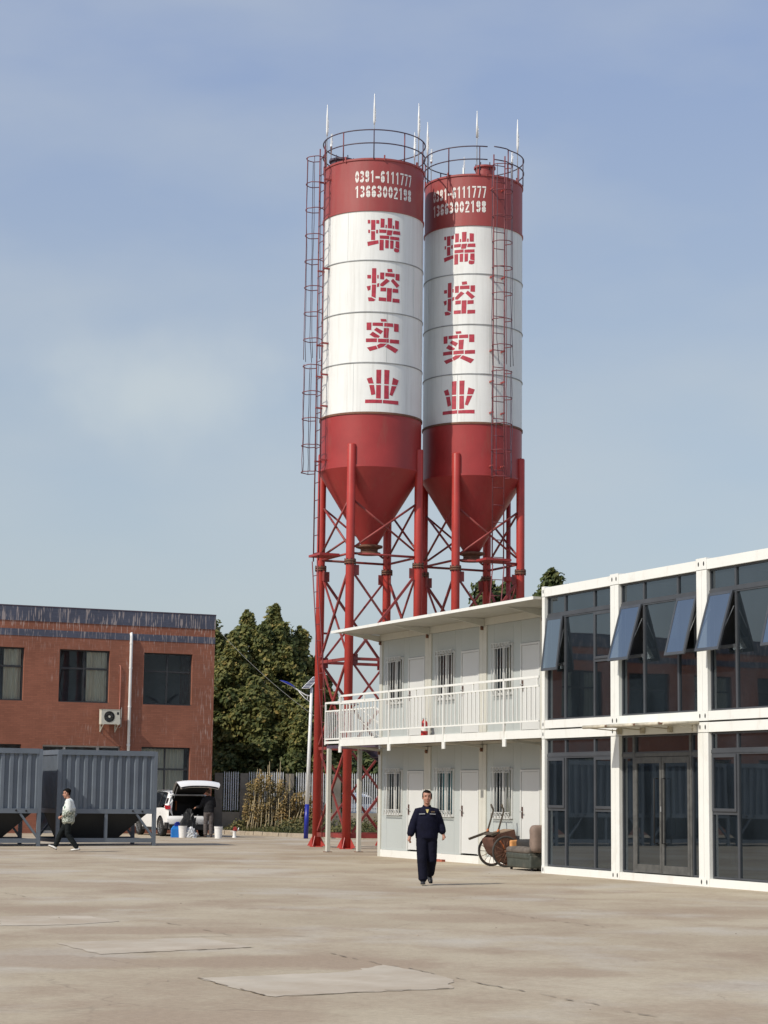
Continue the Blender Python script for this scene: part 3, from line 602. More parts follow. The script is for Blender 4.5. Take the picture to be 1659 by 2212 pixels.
# entrance bay
WB('transom', 3.195, 6.035, .06, .15, 2.43, 2.5, m_dusty, A)
for uu in (3.62, 5.66): WB('door_jamb', uu, uu+.07, .055, .15, .16, 2.85, m_dusty, A)
cells([3.195, 3.62], [.16, 2.43]); cells([5.73, 6.035], [.16, 2.43])
cells([3.195, 3.62], [2.5, 2.85]); cells([3.69, 5.66], [2.5, 2.85]); cells([5.73, 6.035], [2.5, 2.85])
for d0, d1 in ((3.70, 4.67), (4.685, 5.655)):
    mb = MB(); W_(mb, d0, d0+.07, .05, .1, .17, 2.42); W_(mb, d1-.07, d1, .05, .1, .17, 2.42); W_(mb, d0+.07, d1-.07, .051, .099, .17, .33); W_(mb, d0+.07, d1-.07, .051, .099, 2.3, 2.42)
    f = mb.build('glass_door', m_dusty, A)
    g_ = MB(); g_.add([uv(d0+.066, .075, .325), uv(d1-.066, .075, .325), uv(d1-.066, .075, 2.305), uv(d0+.066, .075, 2.305)], [(0,1,2,3)]); g_.build('pane', g_front, f)
    hu = d1-.13 if d0 < 4 else d0+.13
    MB().tube([uv(hu, .05, .75), uv(hu, -.03, .75), uv(hu, -.03, 2.0), uv(hu, .05, 2.0)], .017, 6).build('door_handle', m_black, f)
MB().box(.03, .05, -4.70, -4.66, 1.36, 1.46).build('door_lock', m_galv, A)
def curtain(u0, u1, v, z0, z1, m, par, amp=.035, pitch=.16):
    n = int((u1-u0)/.03); vs = []; fs = []
    for i in range(n+1):
        uu = u0+(u1-u0)*i/n; vv = v+amp*sin(2*pi*uu/pitch)+.3*amp*sin(uu*23)
        vs += [uv(uu, vv, z0), uv(uu, vv*1.0+.01, z1)]
    for i in range(n): fs.append((2*i, 2*i+2, 2*i+3, 2*i+1))
    mb = MB(); mb.add(vs, fs, True); return mb.build('curtain', m, par)
curtain(3.75, 4.6, .45, .9, 2.4, m_curtg, A); curtain(4.75, 5.6, .45, .9, 2.4, m_curtg, A)
curtain(1.9, 2.8, .5, .6, 2.4, m_curtg, A); curtain(.2, .5, .5, .4, 2.4, m_curtg, A); curtain(7.9, 8.3, .6, 3.6, 5.4, m_curtg, A)
curtain(5.3, 6.0, .4, 3.5, 5.4, m_curtg, A); curtain(6.5, 6.7, .45, .4, 2.4, m_curtg, A)
# things standing in the upstairs rooms seen through the glass
MB().bar(uv(3.45, .5, 3.3), uv(3.52, .42, 4.4), .03, .03).build('leaning_pole', m_cream, A)
# entrance awning
aw = empty('entrance_awning'); aw.parent = A
mb = MB(); mb.add([uv(3.15, -.80, 3.0), uv(6.1, -.80, 3.0), uv(6.1, 0, 3.04), uv(3.15, 0, 3.04), uv(3.15, -.80, 3.012), uv(6.1, -.80, 3.012), uv(6.1, 0, 3.052), uv(3.15, 0, 3.052)],
    [(0,3,2,1),(4,5,6,7),(0,1,5,4),(1,2,6,5),(2,3,7,6),(3,0,4,7)]); mb.build('awning_sheet', pm('yellowed_awning_sheet', (.52, .55, .45), .35, var=.1, scale=2, dirt=(.2, .16, .12), dirt_amt=.6, dirt_scale=2), aw)
mtube = pm('dusty_awning_tube', (.50, .46, .36), .5, var=.3, scale=5, dirt=(.16, .12, .09), dirt_amt=.7, dirt_scale=3)
for a, b in ((3.13, 4.05), (4.07, 5.1), (5.13, 5.95)):
    MB().tube([uv(a, -.80, 3.01), uv(b, -.80, 3.01)], .035, 10).build('front_tube', mtube, aw)
for uu in (4.06, 5.11, 6.02):
    MB().tube([uv(uu, -.80, 3.0), uv(uu, -.80, 3.03)], .05, 10).build('tube_joint', m_rust, aw)
MB().tube([uv(6.08, -.8, 3.01), uv(6.08, 0, 3.05)], .03, 8).build('side_tube', mtube, aw); MB().tube([uv(3.15, -.8, 3.01), uv(3.15, 0, 3.05)], .03, 8).build('side_tube', mtube, aw)
for uu in (3.28, 4.15, 5.15, 6.0):
    MB().box(-.09, -.004, -uu-.03, -uu+.03, 2.88, 3.0).build('wall_bracket', mtube, aw)
    MB().bar(uv(uu, -.05, 2.95), uv(uu, -.75, 2.99), .02, .02).build('support_arm', mtube, aw)

# ---- B: cabin block with the balcony
B = empty('cabin_block', P0, ANG)
tag(B, 'two storey white cabin block with a railed balcony, barred windows and white doors', 'building')
V = 1.2
bposts = [(-11.12, -10.96), (-8.31, -7.95), (-5.27, -4.9), (-2.23, -1.87)]
for i, (a, b) in enumerate(bposts):
    parts = [(a, b)] if i == 0 else [(a, (a+b)/2-.004), ((a+b)/2+.004, b)]
    for a_, b_ in parts:
        WB('post', a_, b_, V-.005, V+.16, .0, 2.85, m_cream, B); WB('post', a_, b_, V-.005, V+.16, 3.02, 5.72, m_cream, B)
    c_ = (a+b)/2
    for zz in (2.78, 5.72):
        MB().box(V-.06, V-.01, -c_-.03, -c_+.03, zz-.1, zz).build('corner_bracket', m_rust, B)
        MB().tube([uv(c_+.05, V-.03, zz-.02), uv(c_-.05, V-.05, zz-.05)], .012, 5).build('loose_cable', m_black, B)
wx = [(-10.63, -9.65), (-7.62, -6.64), (-4.56, -3.58)]; dx = [(-9.33, -8.35), (-6.28, -5.3), (-3.2, -2.26)]
for k in range(3):
    a, b = bposts[k][1], bposts[k+1][0]
    for lev, (zb_, zt_) in enumerate(((.19, 2.86), (3.15, 5.72))):
        wz = (1.10, 2.28) if lev == 0 else (4.0, 5.22); dz = (.22, 2.24) if lev == 0 else (3.15, 5.17)
        w0, w1 = wx[k]; d0, d1 = dx[k]; e = .003
        WB('wall_panel', a+e, w0-e, V+.03, V+.1, zb_, zt_, m_panel, B)
        WB('wall_panel', w0+e, w1-e, V+.03, V+.1, zb_, wz[0], m_panel, B); WB('wall_panel', w0+e, w1-e, V+.03, V+.1, wz[1], zt_, m_panel, B)
        WB('wall_panel', w1+e, d0-e, V+.03, V+.1, zb_, zt_, m_panel, B)
        WB('wall_panel', d0+e, d1-e, V+.03, V+.1, dz[1]+.01, zt_, m_panel, B)
        if d1 < b-.01: WB('wall_panel', d1+e, b-e, V+.03, V+.1, zb_, zt_, m_panel, B)
        # door
        dr = empty('door'); dr.parent = B
        mb = MB(); W_(mb, d0, d0+.05, V+.0, V+.08, dz[0], dz[1]); W_(mb, d1-.05, d1, V+.0, V+.08, dz[0], dz[1]); W_(mb, d0+.05, d1-.05, V+.001, V+.079, dz[1]-.05, dz[1]); mb.build('door_frame', m_door, dr)
        mb = MB(); W_(mb, d0+.056, d1-.056, V+.022, V+.06, dz[0]+.01, dz[1]-.056); mb.build('door_leaf', m_door, dr)
        hz_ = dz[0]+1.03
        MB().box(V+.0, V+.022, -(d0+.12), -(d0+.075), hz_-.13, hz_+.13).build('handle_plate', pm('worn_handle_plate', (.12, .07, .06), .4, .3, var=.4, scale=20), dr)
        MB().tube([uv(d0+.1, V-.0, hz_+.02), uv(d0+.1, V-.05, hz_+.02), uv(d0+.21, V-.055, hz_+.02)], .012, 6).build('handle_lever', m_galv, dr)
        # window with bars
        gm = g_teal if (k == 1 and lev == 0) else g_win
        w = empty('barred_window'); w.parent = B
        mb = MB(); z0, z1 = wz
        W_(mb, w0, w0+.05, V-.005, V+.08, z0, z1); W_(mb, w1-.05, w1, V-.005, V+.08, z0, z1); W_(mb, w0+.05, w1-.05, V-.004, V+.079, z0, z0+.06); W_(mb, w0+.05, w1-.05, V-.004, V+.079, z1-.05, z1)
        um = (w0+w1)/2; W_(mb, um-.05, um+.05, V+.02, V+.06, z0+.06, z1-.05); mb.build('window_frame', m_door, w)
        for q0, q1 in ((w0+.05, um-.05), (um+.05, w1-.05)):
            mb = MB(); mb.add([uv(q0, V+.05, z0+.06), uv(q1, V+.05, z0+.06), uv(q1, V+.05, z1-.05), uv(q0, V+.05, z1-.05)], [(0,1,2,3)]); mb.build('pane', gm, w)
        if (k, lev) != (1, 0): curtain(um-.12, um+.12, V+.2, z0+.05, z1-.05, m_curt, w, .01, .08)
        else: curtain(w0, w1, V+.14, z0+.05, z1-.05, pm('pale_teal_film', (.42, .58, .58), .7, var=.1, scale=3), w, .01, .3)
        for j in range(7):
            uu = w0+.03+(w1-w0-.06)*j/6
            MB().tube([uv(uu, V-.06, z0-.02), uv(uu, V-.06, z1+.03)], .0105, 6).build('window_bar', m_door, w)
        for zz in (z0+.0, z0+.14, z1-.1, z1+.02): MB().bar(uv(w0+.01, V-.06, zz), uv(w1-.01, V-.06, zz), .012, .014).build('grille_rail', m_door, w)
        for zz in (z0+.07, z1-.04):
            for j in range(6):
                uc = w0+.03+(w1-w0-.06)*(j+.5)/6
                MB().tube([uv(uc+.045*cos(t), V-.06, zz+.045*sin(t)) for t in [2*pi*q/10 for q in range(10)]], .008, 4, closed=True).build('grille_ring', m_door, w)
    WB('bottom_beam', a+.0, b-.0, V-.0, V+.16, 0, .185, m_white, B)
WB('wall_panel', -1.86, -.01, V+.03, V+.1, .0, 5.72, m_panel, B)
for k, (a, b) in enumerate([(-11.12, -8.13), (-8.125, -5.09), (-5.08, -2.05), (-2.045, -.01)]):
    WB('ceiling_beam', a, b-.006, V-.008, V+.17, 2.865, 3.02, m_cream, B)
    WB('roof_beam', a, b-.006, V-.008, V+.17, 5.725, 5.9, m_cream, B)
    WB('floor_beam', a, b-.006, V+.0, V+.17, 3.03, 3.148, m_white, B)
WB('end_wall', -11.1, -11.03, V+.17, 7.2, .0, 5.9, m_panel, B); WB('back_wall', -11.1, 0, 7.2, 7.3, 0, 5.9, m_panel, B)
WB('roof', -11.12, -.01, V+.18, 7.3, 5.82, 5.93, m_white, B); WB('interior_floor', -11, -.1, V+.2, 7.2, 2.9, 3.1, m_darkin, B)
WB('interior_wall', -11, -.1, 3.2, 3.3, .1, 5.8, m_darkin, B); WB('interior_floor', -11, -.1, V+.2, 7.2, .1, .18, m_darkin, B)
# canopy over the balcony
for a, b in ((-11.2, -8.13), (-8.12, -5.1), (-5.09, -2.05), (-2.04, -.02)):
    MB().add([uv(a, -.2, 5.89), uv(b, -.2, 5.89), uv(b, V+.2, 5.905), uv(a, V+.2, 5.905), uv(a, -.2, 5.945), uv(b, -.2, 5.945), uv(b, V+.2, 5.955), uv(a, V+.2, 5.955)],
             [(0,3,2,1),(4,5,6,7),(0,1,5,4),(1,2,6,5),(2,3,7,6),(3,0,4,7)]).build('canopy_sheet', m_soffit, B)
    WB('canopy_trim', a, b, -.215, -.2, 5.88, 5.95, m_white, B)
    MB().add([uv(a+.06, V-.01, 5.7), uv(a+.06, V-.01, 5.89), uv(a+.06, .15, 5.887), uv(a+.1, V-.01, 5.7), uv(a+.1, V-.01, 5.89), uv(a+.1, .15, 5.887)],
             [(0,1,2),(5,4,3),(0,3,4,1),(1,4,5,2),(2,5,3,0)]).build('canopy_gusset', m_cream, B)
# balcony deck
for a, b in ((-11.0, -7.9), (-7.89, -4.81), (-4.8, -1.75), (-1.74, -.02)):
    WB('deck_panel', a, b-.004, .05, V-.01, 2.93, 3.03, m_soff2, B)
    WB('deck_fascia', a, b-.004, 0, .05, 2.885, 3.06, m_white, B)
for a in (-11.0, -8.1, -5.08, -2.05): MB().bar(uv(a, V-.02, 2.80), uv(a, .1, 2.90), .06, .06).build('deck_bracket', m_cream, B)
for uu in (-9.5, -6.4, -3.4): WB('deck_stiffener', uu-1.35, uu+1.35, .5, .54, 2.90, 2.93, m_rust, B)
# railing
rl = empty('balcony_railing'); rl.parent = B
RP = [-10.98, -7.89, -4.8, -1.74]
for uu in RP:
    WB('rail_post', uu-.025, uu+.025, -.02, .03, 2.78, 4.2, m_white, rl)
    WB('post_foot', uu-.03, uu+.12, -.03, -.003, 2.72, 2.88, m_white, rl)
for z0, z1 in ((4.185, 4.235), (3.995, 4.03), (3.235, 3.27)):
    for a, b in zip(RP, RP[1:]+[-.1]): WB('rail', a+.026, b-.026, -.015, .025, z0, z1, m_white, rl)
for a, b in zip(RP, RP[1:]+[-.1]):
    n_ = 15 if b-a > 2 else 8
    for j in range(1, n_):
        uu = a+(b-a)*j/n_; WB('baluster', uu-.0125, uu+.0125, -.008, .018, 3.27, 3.995, m_white, rl)
    if b-a > 2: WB('rail_stub', (a+b)/2-.02, (a+b)/2+.02, -.01, .02, 4.03, 4.185, m_white, rl)
WB('rail_stub', -.22, -.18, -.01, .02, 4.03, 4.185, m_white, rl)
# stair landing beyond the end and the flight behind
st = empty('side_stair'); st.parent = B
WB('landing_deck', -14.7, -11.02, 1.2, 2.2, 2.90, 2.99, m_bluesteel, st)
WB('landing_fascia', -14.75, -11.3, 1.15, 1.2, 3.03, 3.10, m_white, st)
for uu in (-14.7, -13.0, -11.3): WB('rail_post', uu-.02, uu+.02, 1.14, 1.18, 3.0, 4.2, m_white, st)
for z0, z1 in ((4.16, 4.21), (3.93, 3.97), (3.14, 3.18)): WB('rail', -14.7, -11.3, 1.145, 1.175, z0, z1, m_white, st)
for j in range(1, 26): uu = -14.7+3.4*j/26; WB('baluster', uu-.011, uu+.011, 1.15, 1.17, 3.18, 3.93, m_white, st)
for vv in (1.2, 2.15): WB('stair_post', -14.56, -14.44, vv-.05, vv+.05, .02, 2.9, m_cream, st); WB('post_shoe', -14.6, -14.4, vv-.1, vv+.1, 0, .02, m_rust, st)
for uu in (-14.7, -13.65):
    MB().add([uv(uu-.02, 2.2, 3.0), uv(uu-.02, 6.3, .0), uv(uu-.02, 6.3, -.0+.3), uv(uu-.02, 2.2, 3.28), uv(uu+.02, 2.2, 3.0), uv(uu+.02, 6.3, .0), uv(uu+.02, 6.3, .3), uv(uu+.02, 2.2, 3.28)],
             [(0,1,2,3),(7,6,5,4),(0,4,5,1),(1,5,6,2),(2,6,7,3),(3,7,4,0)]).build('stringer', m_bluesteel, st)
    MB().tube([uv(uu, 2.2, 4.1), uv(uu, 6.2, 1.15)], .02, 6).build('handrail', m_white, st)
    MB().tube([uv(uu, 2.2, 3.75), uv(uu, 6.2, .8)], .015, 6).build('handrail', m_white, st)
    for j in range(12): vv = 2.3+j*.34; zz = 3.1-(vv-2.2)*.737; MB().tube([uv(uu, vv, zz), uv(uu, vv, zz+1.0)], .011, 5).build('baluster', m_white, st)
for j in range(16): vv = 2.3+j*.25; zz = 2.95-(vv-2.2)*.737; WB('step', -14.68, -13.67, vv, vv+.27, zz-.03, zz, m_bluesteel, st)
for j in range(7): WB('baluster', -14.74, -14.72, 1.25+j*.13, 1.27+j*.13, 3.18, 3.93, m_white, st)
MB().tube([uv(-14.73, 1.16, 4.18), uv(-14.73, 2.2, 4.18)], .02, 6).build('rail', m_white, st); MB().tube([uv(-14.73, 1.16, 3.95), uv(-14.73, 2.2, 3.95)], .015, 6).build('rail', m_white, st)

# fire extinguisher on the deck
def W2(u, v, z): return Matrix.Translation(P0) @ Matrix.Rotation(ANG, 4, 'Z') @ Vector((v, -u, z))
fe = empty('fire_extinguisher', W2(-7.80, .95, 3.03), ANG)
tag(fe, 'red fire extinguisher standing on the balcony floor beside a door', 'fire extinguisher')
m_fe = pm('extinguisher_red', (.50, .02, .02), .3, var=.08)
MB().lathe([(0, 0), (.085, 0), (.09, .03), (.09, .38), (.07, .44), (.03, .47), (.03, .5), (0, .5)], n=20).build('cylinder_body', m_fe, fe)
MB().lathe([(.091, .2), (.0915, .2), (.0915, .3), (.091, .3)], n=20).build('body_label', m_letw, fe)
MB().box(-.02, .02, -.06, .09, .5, .53).build('valve_handle', m_galv, fe)
MB().tube([(0, .05, .5), (0, .12, .45), (0, .12, .2), (0, .1, .12)], .012, 6).build('hose', m_black, fe)

# ------------------------------------------------------------------ brick building
def brick_mat(name, base, streaks=True):
    m, nt, b, o = nodes(name); L = nt.links
    tc = nt.nodes.new('ShaderNodeTexCoord'); sp = nt.nodes.new('ShaderNodeSeparateXYZ'); cb = nt.nodes.new('ShaderNodeCombineXYZ')
    ad = nt.nodes.new('ShaderNodeMath'); ad.operation = 'ADD'
    L.new(tc.outputs['Object'], sp.inputs[0]); L.new(sp.outputs['X'], ad.inputs[0]); L.new(sp.outputs['Y'], ad.inputs[1])
    L.new(ad.outputs[0], cb.inputs['X']); L.new(sp.outputs['Z'], cb.inputs['Y'])
    br = nt.nodes.new('ShaderNodeTexBrick'); br.inputs['Scale'].default_value = 1
    br.inputs['Brick Width'].default_value = .25; br.inputs['Row Height'].default_value = .07; br.inputs['Mortar Size'].default_value = .006
    br.inputs['Mortar Smooth'].default_value = .3; br.inputs['Bias'].default_value = 0
    br.inputs['Color1'].default_value = (*[c*.92 for c in base], 1); br.inputs['Color2'].default_value = (*[min(1, c*1.08) for c in base], 1)
    br.inputs['Mortar'].default_value = (*[c*.74+.01 for c in base], 1)
    L.new(cb.outputs[0], br.inputs['Vector']); c = br.outputs['Color']
    n0 = noise(nt, .5, 4, .6); f = ramp(nt, n0.outputs['Fac'], [(.3, .82), (.7, 1.14)]).outputs['Color']; c = mixc(nt, 1.0, c, f, 'MULTIPLY')
    if streaks:
        # lime bloom that has run down the vertical joints, in patches
        ns = noise(nt, 1.0, 2, .5, (21, 21, 1.9)); fs = ramp(nt, ns.outputs['Fac'], [(.565, 0.0), (.63, 1.0)]).outputs['Color']
        nb = noise(nt, .42, 3, .6, (1, 1, 1.3), loc=(2.2, 0, 6.1)); fb = ramp(nt, nb.outputs['Fac'], [(.50, .0), (.62, .6)]).outputs['Color']
        hz_ = nt.nodes.new('ShaderNodeMapRange'); hz_.inputs['From Min'].default_value = 7.0; hz_.inputs['From Max'].default_value = 7.9; hz_.inputs['To Min'].default_value = 0; hz_.inputs['To Max'].default_value = .95
        L.new(sp.outputs['Z'], hz_.inputs['Value'])
        cx = nt.nodes.new('ShaderNodeMapRange'); cx.inputs['From Min'].default_value = -1.0; cx.inputs['From Max'].default_value = -.25; cx.inputs['To Min'].default_value = 0; cx.inputs['To Max'].default_value = .8
        L.new(sp.outputs['X'], cx.inputs['Value'])
        mxx = nt.nodes.new('ShaderNodeMath'); mxx.operation = 'MAXIMUM'; L.new(hz_.outputs[0], mxx.inputs[0]); L.new(cx.outputs[0], mxx.inputs[1])
        mx2 = nt.nodes.new('ShaderNodeMath'); mx2.operation = 'MAXIMUM'; L.new(mxx.outputs[0], mx2.inputs[0]); L.new(fb, mx2.inputs[1])
        mu = nt.nodes.new('ShaderNodeMath'); mu.operation = 'MULTIPLY'; L.new(mx2.outputs[0], mu.inputs[0]); L.new(fs, mu.inputs[1])
        mu2 = nt.nodes.new('ShaderNodeMath'); mu2.operation = 'MULTIPLY'; L.new(mu.outputs[0], mu2.inputs[0]); mu2.inputs[1].default_value = .5
        c = mixc(nt, mu2.outputs[0], c, (.62, .52, .47))
    L.new(c, b.inputs['Base Color']); b.inputs['Roughness'].default_value = .75; b.inputs['Specular IOR Level'].default_value = .3
    bump(nt, br.outputs['Fac'], -.5, .01, b); return m
m_brick = brick_mat('red_facing_brick', (.285, .112, .070)); m_bband = brick_mat('slate_blue_facing_brick', (.085, .095, .135))
m_sill = pm('dark_window_frame', (.03, .032, .036), .5, var=.2)
K = empty('brick_building', (-6.76, 81.2, 0), ANG)
tag(K, 'two storey red brick building with slate blue bands along its parapet', 'building')
LW = -46.0
up = [(-.93-3.43*k-2.03, -.93-3.43*k) for k in range(13)]
lowr = []
for k, (a, b) in enumerate(up):
    if k == 1: lowr.append((-6.95, -3.81))
    elif k == 5: lowr.append((a-.6, b+.6))
    else: lowr.append((a, b))
def wall_open(mb, x0, x1, z0, z1, ops, y0=0, y1=.28):
    """solid wall with rectangular openings ops=(a,b,za,zb), all in one row band"""
    ops = sorted(ops); x = x0
    for a, b, za, zb_ in ops:
        if a > x: mb.box(x, a, y0, y1, z0, z1)
        if za > z0: mb.box(a, b, y0, y1, z0, za)
        if zb_ < z1: mb.box(a, b, y0, y1, zb_, z1)
        x = b
    if x < x1: mb.box(x, x1, y0, y1, z0, z1)
mb = MB(); wall_open(mb, LW, 0, 4.2, 7.56, [(a, b, 5.05, 7.1) for a, b in up]); wall_open(mb, LW, 0, 0, 4.2, [(a, b, .95 if b-a < 2.5 else .0, 3.38) for a, b in lowr])
mb.box(-.28, 0, .28, 14, 0, 7.56); mb.box(LW, 0, 13.7, 14, 0, 7.56)
mb.build('wall', m_brick, K)
MB().box(LW-.01, .012, -.012, .3, 7.56, 7.82).box(-.28, .012, .3, 14.0, 7.56, 7.82).build('blue_band', m_bband, K)
MB().box(LW, 0, 0, .28, 7.82, 8.14).box(-.28, 0, .28, 14.0, 7.82, 8.14).build('brick_course', m_brick, K)
MB().box(LW-.01, .02, -.02, .3, 8.14, 8.70).box(-.28, .02, .3, 14.0, 8.14, 8.70).build('parapet', m_bband, K)
MB().box(LW-.02, .03, -.03, .32, 8.70, 8.74).build('coping', m_bluesteel, K)
MB().box(LW, -.28, .28, 13.7, 7.6, 7.75).build('roof', m_darkin, K)
MB().box(LW, -.28, 3.4, 3.5, 0, 7.6).build('interior_wall', m_darkin, K); MB().box(LW, -.28, .3, 3.4, 3.7, 4.0).build('interior_floor', m_darkin, K); MB().box(LW, -.28, .3, 3.4, .02, .08).build('interior_floor', m_darkin, K)
def kwin(a, b, z0, z1, curt=None, gm=g_win):
    w = empty('window'); w.parent = K; y0, y1 = .13, .19; t = .05; zm = z0+(z1-z0)*.645; xm = (a+b)/2
    mb = MB(); mb.box(a, a+t, y0, y1, z0, z1); mb.box(b-t, b, y0, y1, z0, z1); mb.box(a+t, b-t, y0+.001, y1, z0, z0+t); mb.box(a+t, b-t, y0+.001, y1, z1-t, z1)
    mb.box(a+t, b-t, y0+.002, y1, zm-.035, zm+.035); mb.box(xm-.03, xm+.03, y0+.003, y1, z0+t, zm-.035); mb.box(xm-.03, xm+.03, y0+.003, y1, zm+.035, z1-t)
    mb.build('window_frame', m_sill, w)
    for x0, x1 in ((a+t, xm-.03), (xm+.03, b-t)):
        for q0, q1 in ((z0+t, zm-.035), (zm+.035, z1-t)):
            g_ = MB(); g_.add([(x0, .16, q0), (x1, .16, q0), (x1, .16, q1), (x0, .16, q1)], [(0,1,2,3)]); g_.build('pane', gm, w)
    MB().box(a+.003, b-.003, .004, .13, z0, z0+.02).build('sill', m_sill, w)
    if curt:
        for c0, c1, yy in curt:
            n_ = int((c1-c0)/.03)+2; vs = []; fs = []
            for i in range(n_+1):
                x = c0+(c1-c0)*i/n_; y = yy+.04*sin(x*42)+.015*sin(x*90); vs += [(x, y, z0+.05), (x, y, z1-.06)]
            for i in range(n_): fs.append((2*i, 2*i+2, 2*i+3, 2*i+1))
            c_ = MB(); c_.add(vs, fs, True); c_.build('curtain', m_curt, w)
for k, (a, b) in enumerate(up):
    cu = None
    if k == 1: cu = [(-5.25, -4.42, .235)]
    elif k == 2: cu = [(-8.55, -7.86, .235)]
    elif k in (4, 5, 7, 8, 10): cu = [(a+.1, a+.7, .36), (b-.7, b-.1, .36)]
    kwin(a, b, 5.05, 7.1, cu)
for k, (a, b) in enumerate(lowr):
    if b-a > 2.5:
        w = empty('entrance'); w.parent = K
        for x0, x1 in ((a, a+.9), (a+.9, b-.9), (b-.9, b)):
            mb = MB(); mb.box(x0, x0+.05, .16, .22, 0, 3.38); mb.box(x1-.05, x1, .16, .22, 0, 3.38); mb.box(x0+.05, x1-.05, .161, .22, 3.32, 3.38); mb.box(x0+.05, x1-.05, .161, .22, 2.5, 2.58); mb.box(x0+.05, x1-.05, .161, .22, .0, .1)
            f = mb.build('door_frame', m_galv, w); g_ = MB(); g_.add([(x0+.05, .19, .1), (x1-.05, .19, .1), (x1-.05, .19, 3.32), (x0+.05, .19, 3.32)], [(0,1,2,3)]); g_.build('pane', g_win, f)
    else: kwin(a, b, .95, 3.38, [(a+.1, b-.1, .45)] if k == 0 else [(a+.1, a+.6, .4)] if k % 3 else None)
dp = MB().tube([(-3.53, .06, 7.78), (-3.53, -.07, 7.82), (-3.53, -.09, 7.7), (-3.53, -.09, .25)], .06, 10).build('downpipe', m_pvc, K)
for z in (7.4, 6.42, 4.9, 3.4, 1.9): MB().lathe([(.061, z), (.07, z), (.07, z+.07), (.061, z+.07)], (-3.53, -.09, 0), 12).build('pipe_collar', m_pvc, dp)
MB().tube([(-3.95, .02, 6.55), (-3.93, -.05, 6.5), (-3.91, -.03, 5.2), (-3.93, -.03, 4.45), (-4.02, -.1, 4.4)], .022, 6).build('lagged_pipe', pm('lagged_pipe_wrap', (.36, .14, .10), .8, var=.2), K)
MB().tube([(-3.83, -.02, 4.9), (-3.84, -.02, 4.15), (-3.92, -.02, 4.1)], .012, 6).build('drain_hose', m_cream, K)
# air conditioner
def KW(x, y, z): return Matrix.Translation((-6.76, 81.2, 0)) @ Matrix.Rotation(ANG, 4, 'Z') @ Vector((x, y, z))
ac = empty('air_conditioner', KW(-4.38, -.12, 4.22), ANG)
tag(ac, 'beige outdoor air conditioner with round fan on the brick wall below a window', 'air conditioner')
m_ac = pm('aged_ac_casing', (.56, .55, .47), .5, var=.06, dirt=(.35, .3, .22), dirt_amt=.5, dirt_scale=5)
cx, cz, r_ = -.06, .29, .215
prof = [(-.38, 0), (.38, 0), (.38, .56), (-.38, .56)]
mb = MB(); ring = [(cx+r_*cos(2*pi*k/32), cz+r_*sin(2*pi*k/32)) for k in range(32)]
outer = []
for k in range(32):
    c_, s_ = cos(2*pi*k/32), sin(2*pi*k/32); t = min((.38-cx)/c_ if c_ > 1e-6 else 9, (-.38-cx)/c_ if c_ < -1e-6 else 9, (.56-cz)/s_ if s_ > 1e-6 else 9, (0-cz)/s_ if s_ < -1e-6 else 9)
    outer.append((cx+c_*t, cz+s_*t))
vs = [(x, -.30, z) for x, z in ring]+[(x, -.30, z) for x, z in outer]
mb.add(vs, [(k, (k+1) % 32, 32+(k+1) % 32, 32+k) for k in range(32)])
mb.box(-.38, -.36, -.299, 0, 0, .56); mb.box(.36, .38, -.299, 0, 0, .56); mb.box(-.36, .36, -.299, 0, 0, .02); mb.box(-.40, .40, -.31, 0, .56, .575); mb.box(-.36, .36, -.02, 0, .02, .56)
mb.build('casing', m_ac, ac)
MB().lathe([(.2, 0), (.2, .12)], n=24).build('fan_shroud', m_black, ac).matrix_local = Matrix.Translation((cx, -.17, cz)) @ Matrix.Rotation(pi/2, 4, 'X')
f = MB()
for k in range(3):
    a0 = k*2*pi/3
    vs = [(cx+.05*cos(a0), -.2, cz+.05*sin(a0)), (cx+.19*cos(a0-.1), -.23, cz+.19*sin(a0-.1)), (cx+.2*cos(a0+.5), -.2, cz+.2*sin(a0+.5)), (cx+.19*cos(a0+1.1), -.17, cz+.19*sin(a0+1.1)), (cx+.05*cos(a0+1), -.17, cz+.05*sin(a0+1))]
    f.add(vs, [(0,1,2,3,4)])
f.build('fan_blades', pm('grey_fan_plastic', (.12, .12, .12), .5), ac)
gr = MB()
for k in range(28): a = 2*pi*k/28; gr.tube([(cx+.04*cos(a), -.305, cz+.04*sin(a)), (cx+.21*cos(a+.25), -.305, cz+.21*sin(a+.25))], .003, 4)
for q in (.08, .13, .18, .212): gr.tube([(cx+q*cos(2*pi*k/24), -.306, cz+q*sin(2*pi*k/24)) for k in range(24)], .003, 4, closed=True)
gr.build('fan_grille', m_sill, ac)
MB().lathe([(0, .02), (.045, .02), (.045, 0)], n=16).build('fan_hub', m_ac, ac).matrix_local = Matrix.Translation((cx, -.30, cz)) @ Matrix.Rotation(pi/2, 4, 'X')
MB().box(.24, .33, -.303, -.299, .37, .47).build('maker_badge', m_sill, ac)
MB().box(.37, .42, -.25, -.08, .03, .2).build('valve_cover', m_ac, ac)
for x in (-.3, .3):
    b_ = MB(); b_.box(x-.02, x+.02, -.33, .11, -.03, 0); b_.box(x-.02, x+.02, .09, .11, -.3, -.03); b_.bar((x, .09, -.28), (x, -.28, -.03), .025, .025); b_.build('wall_bracket', m_ac, ac)

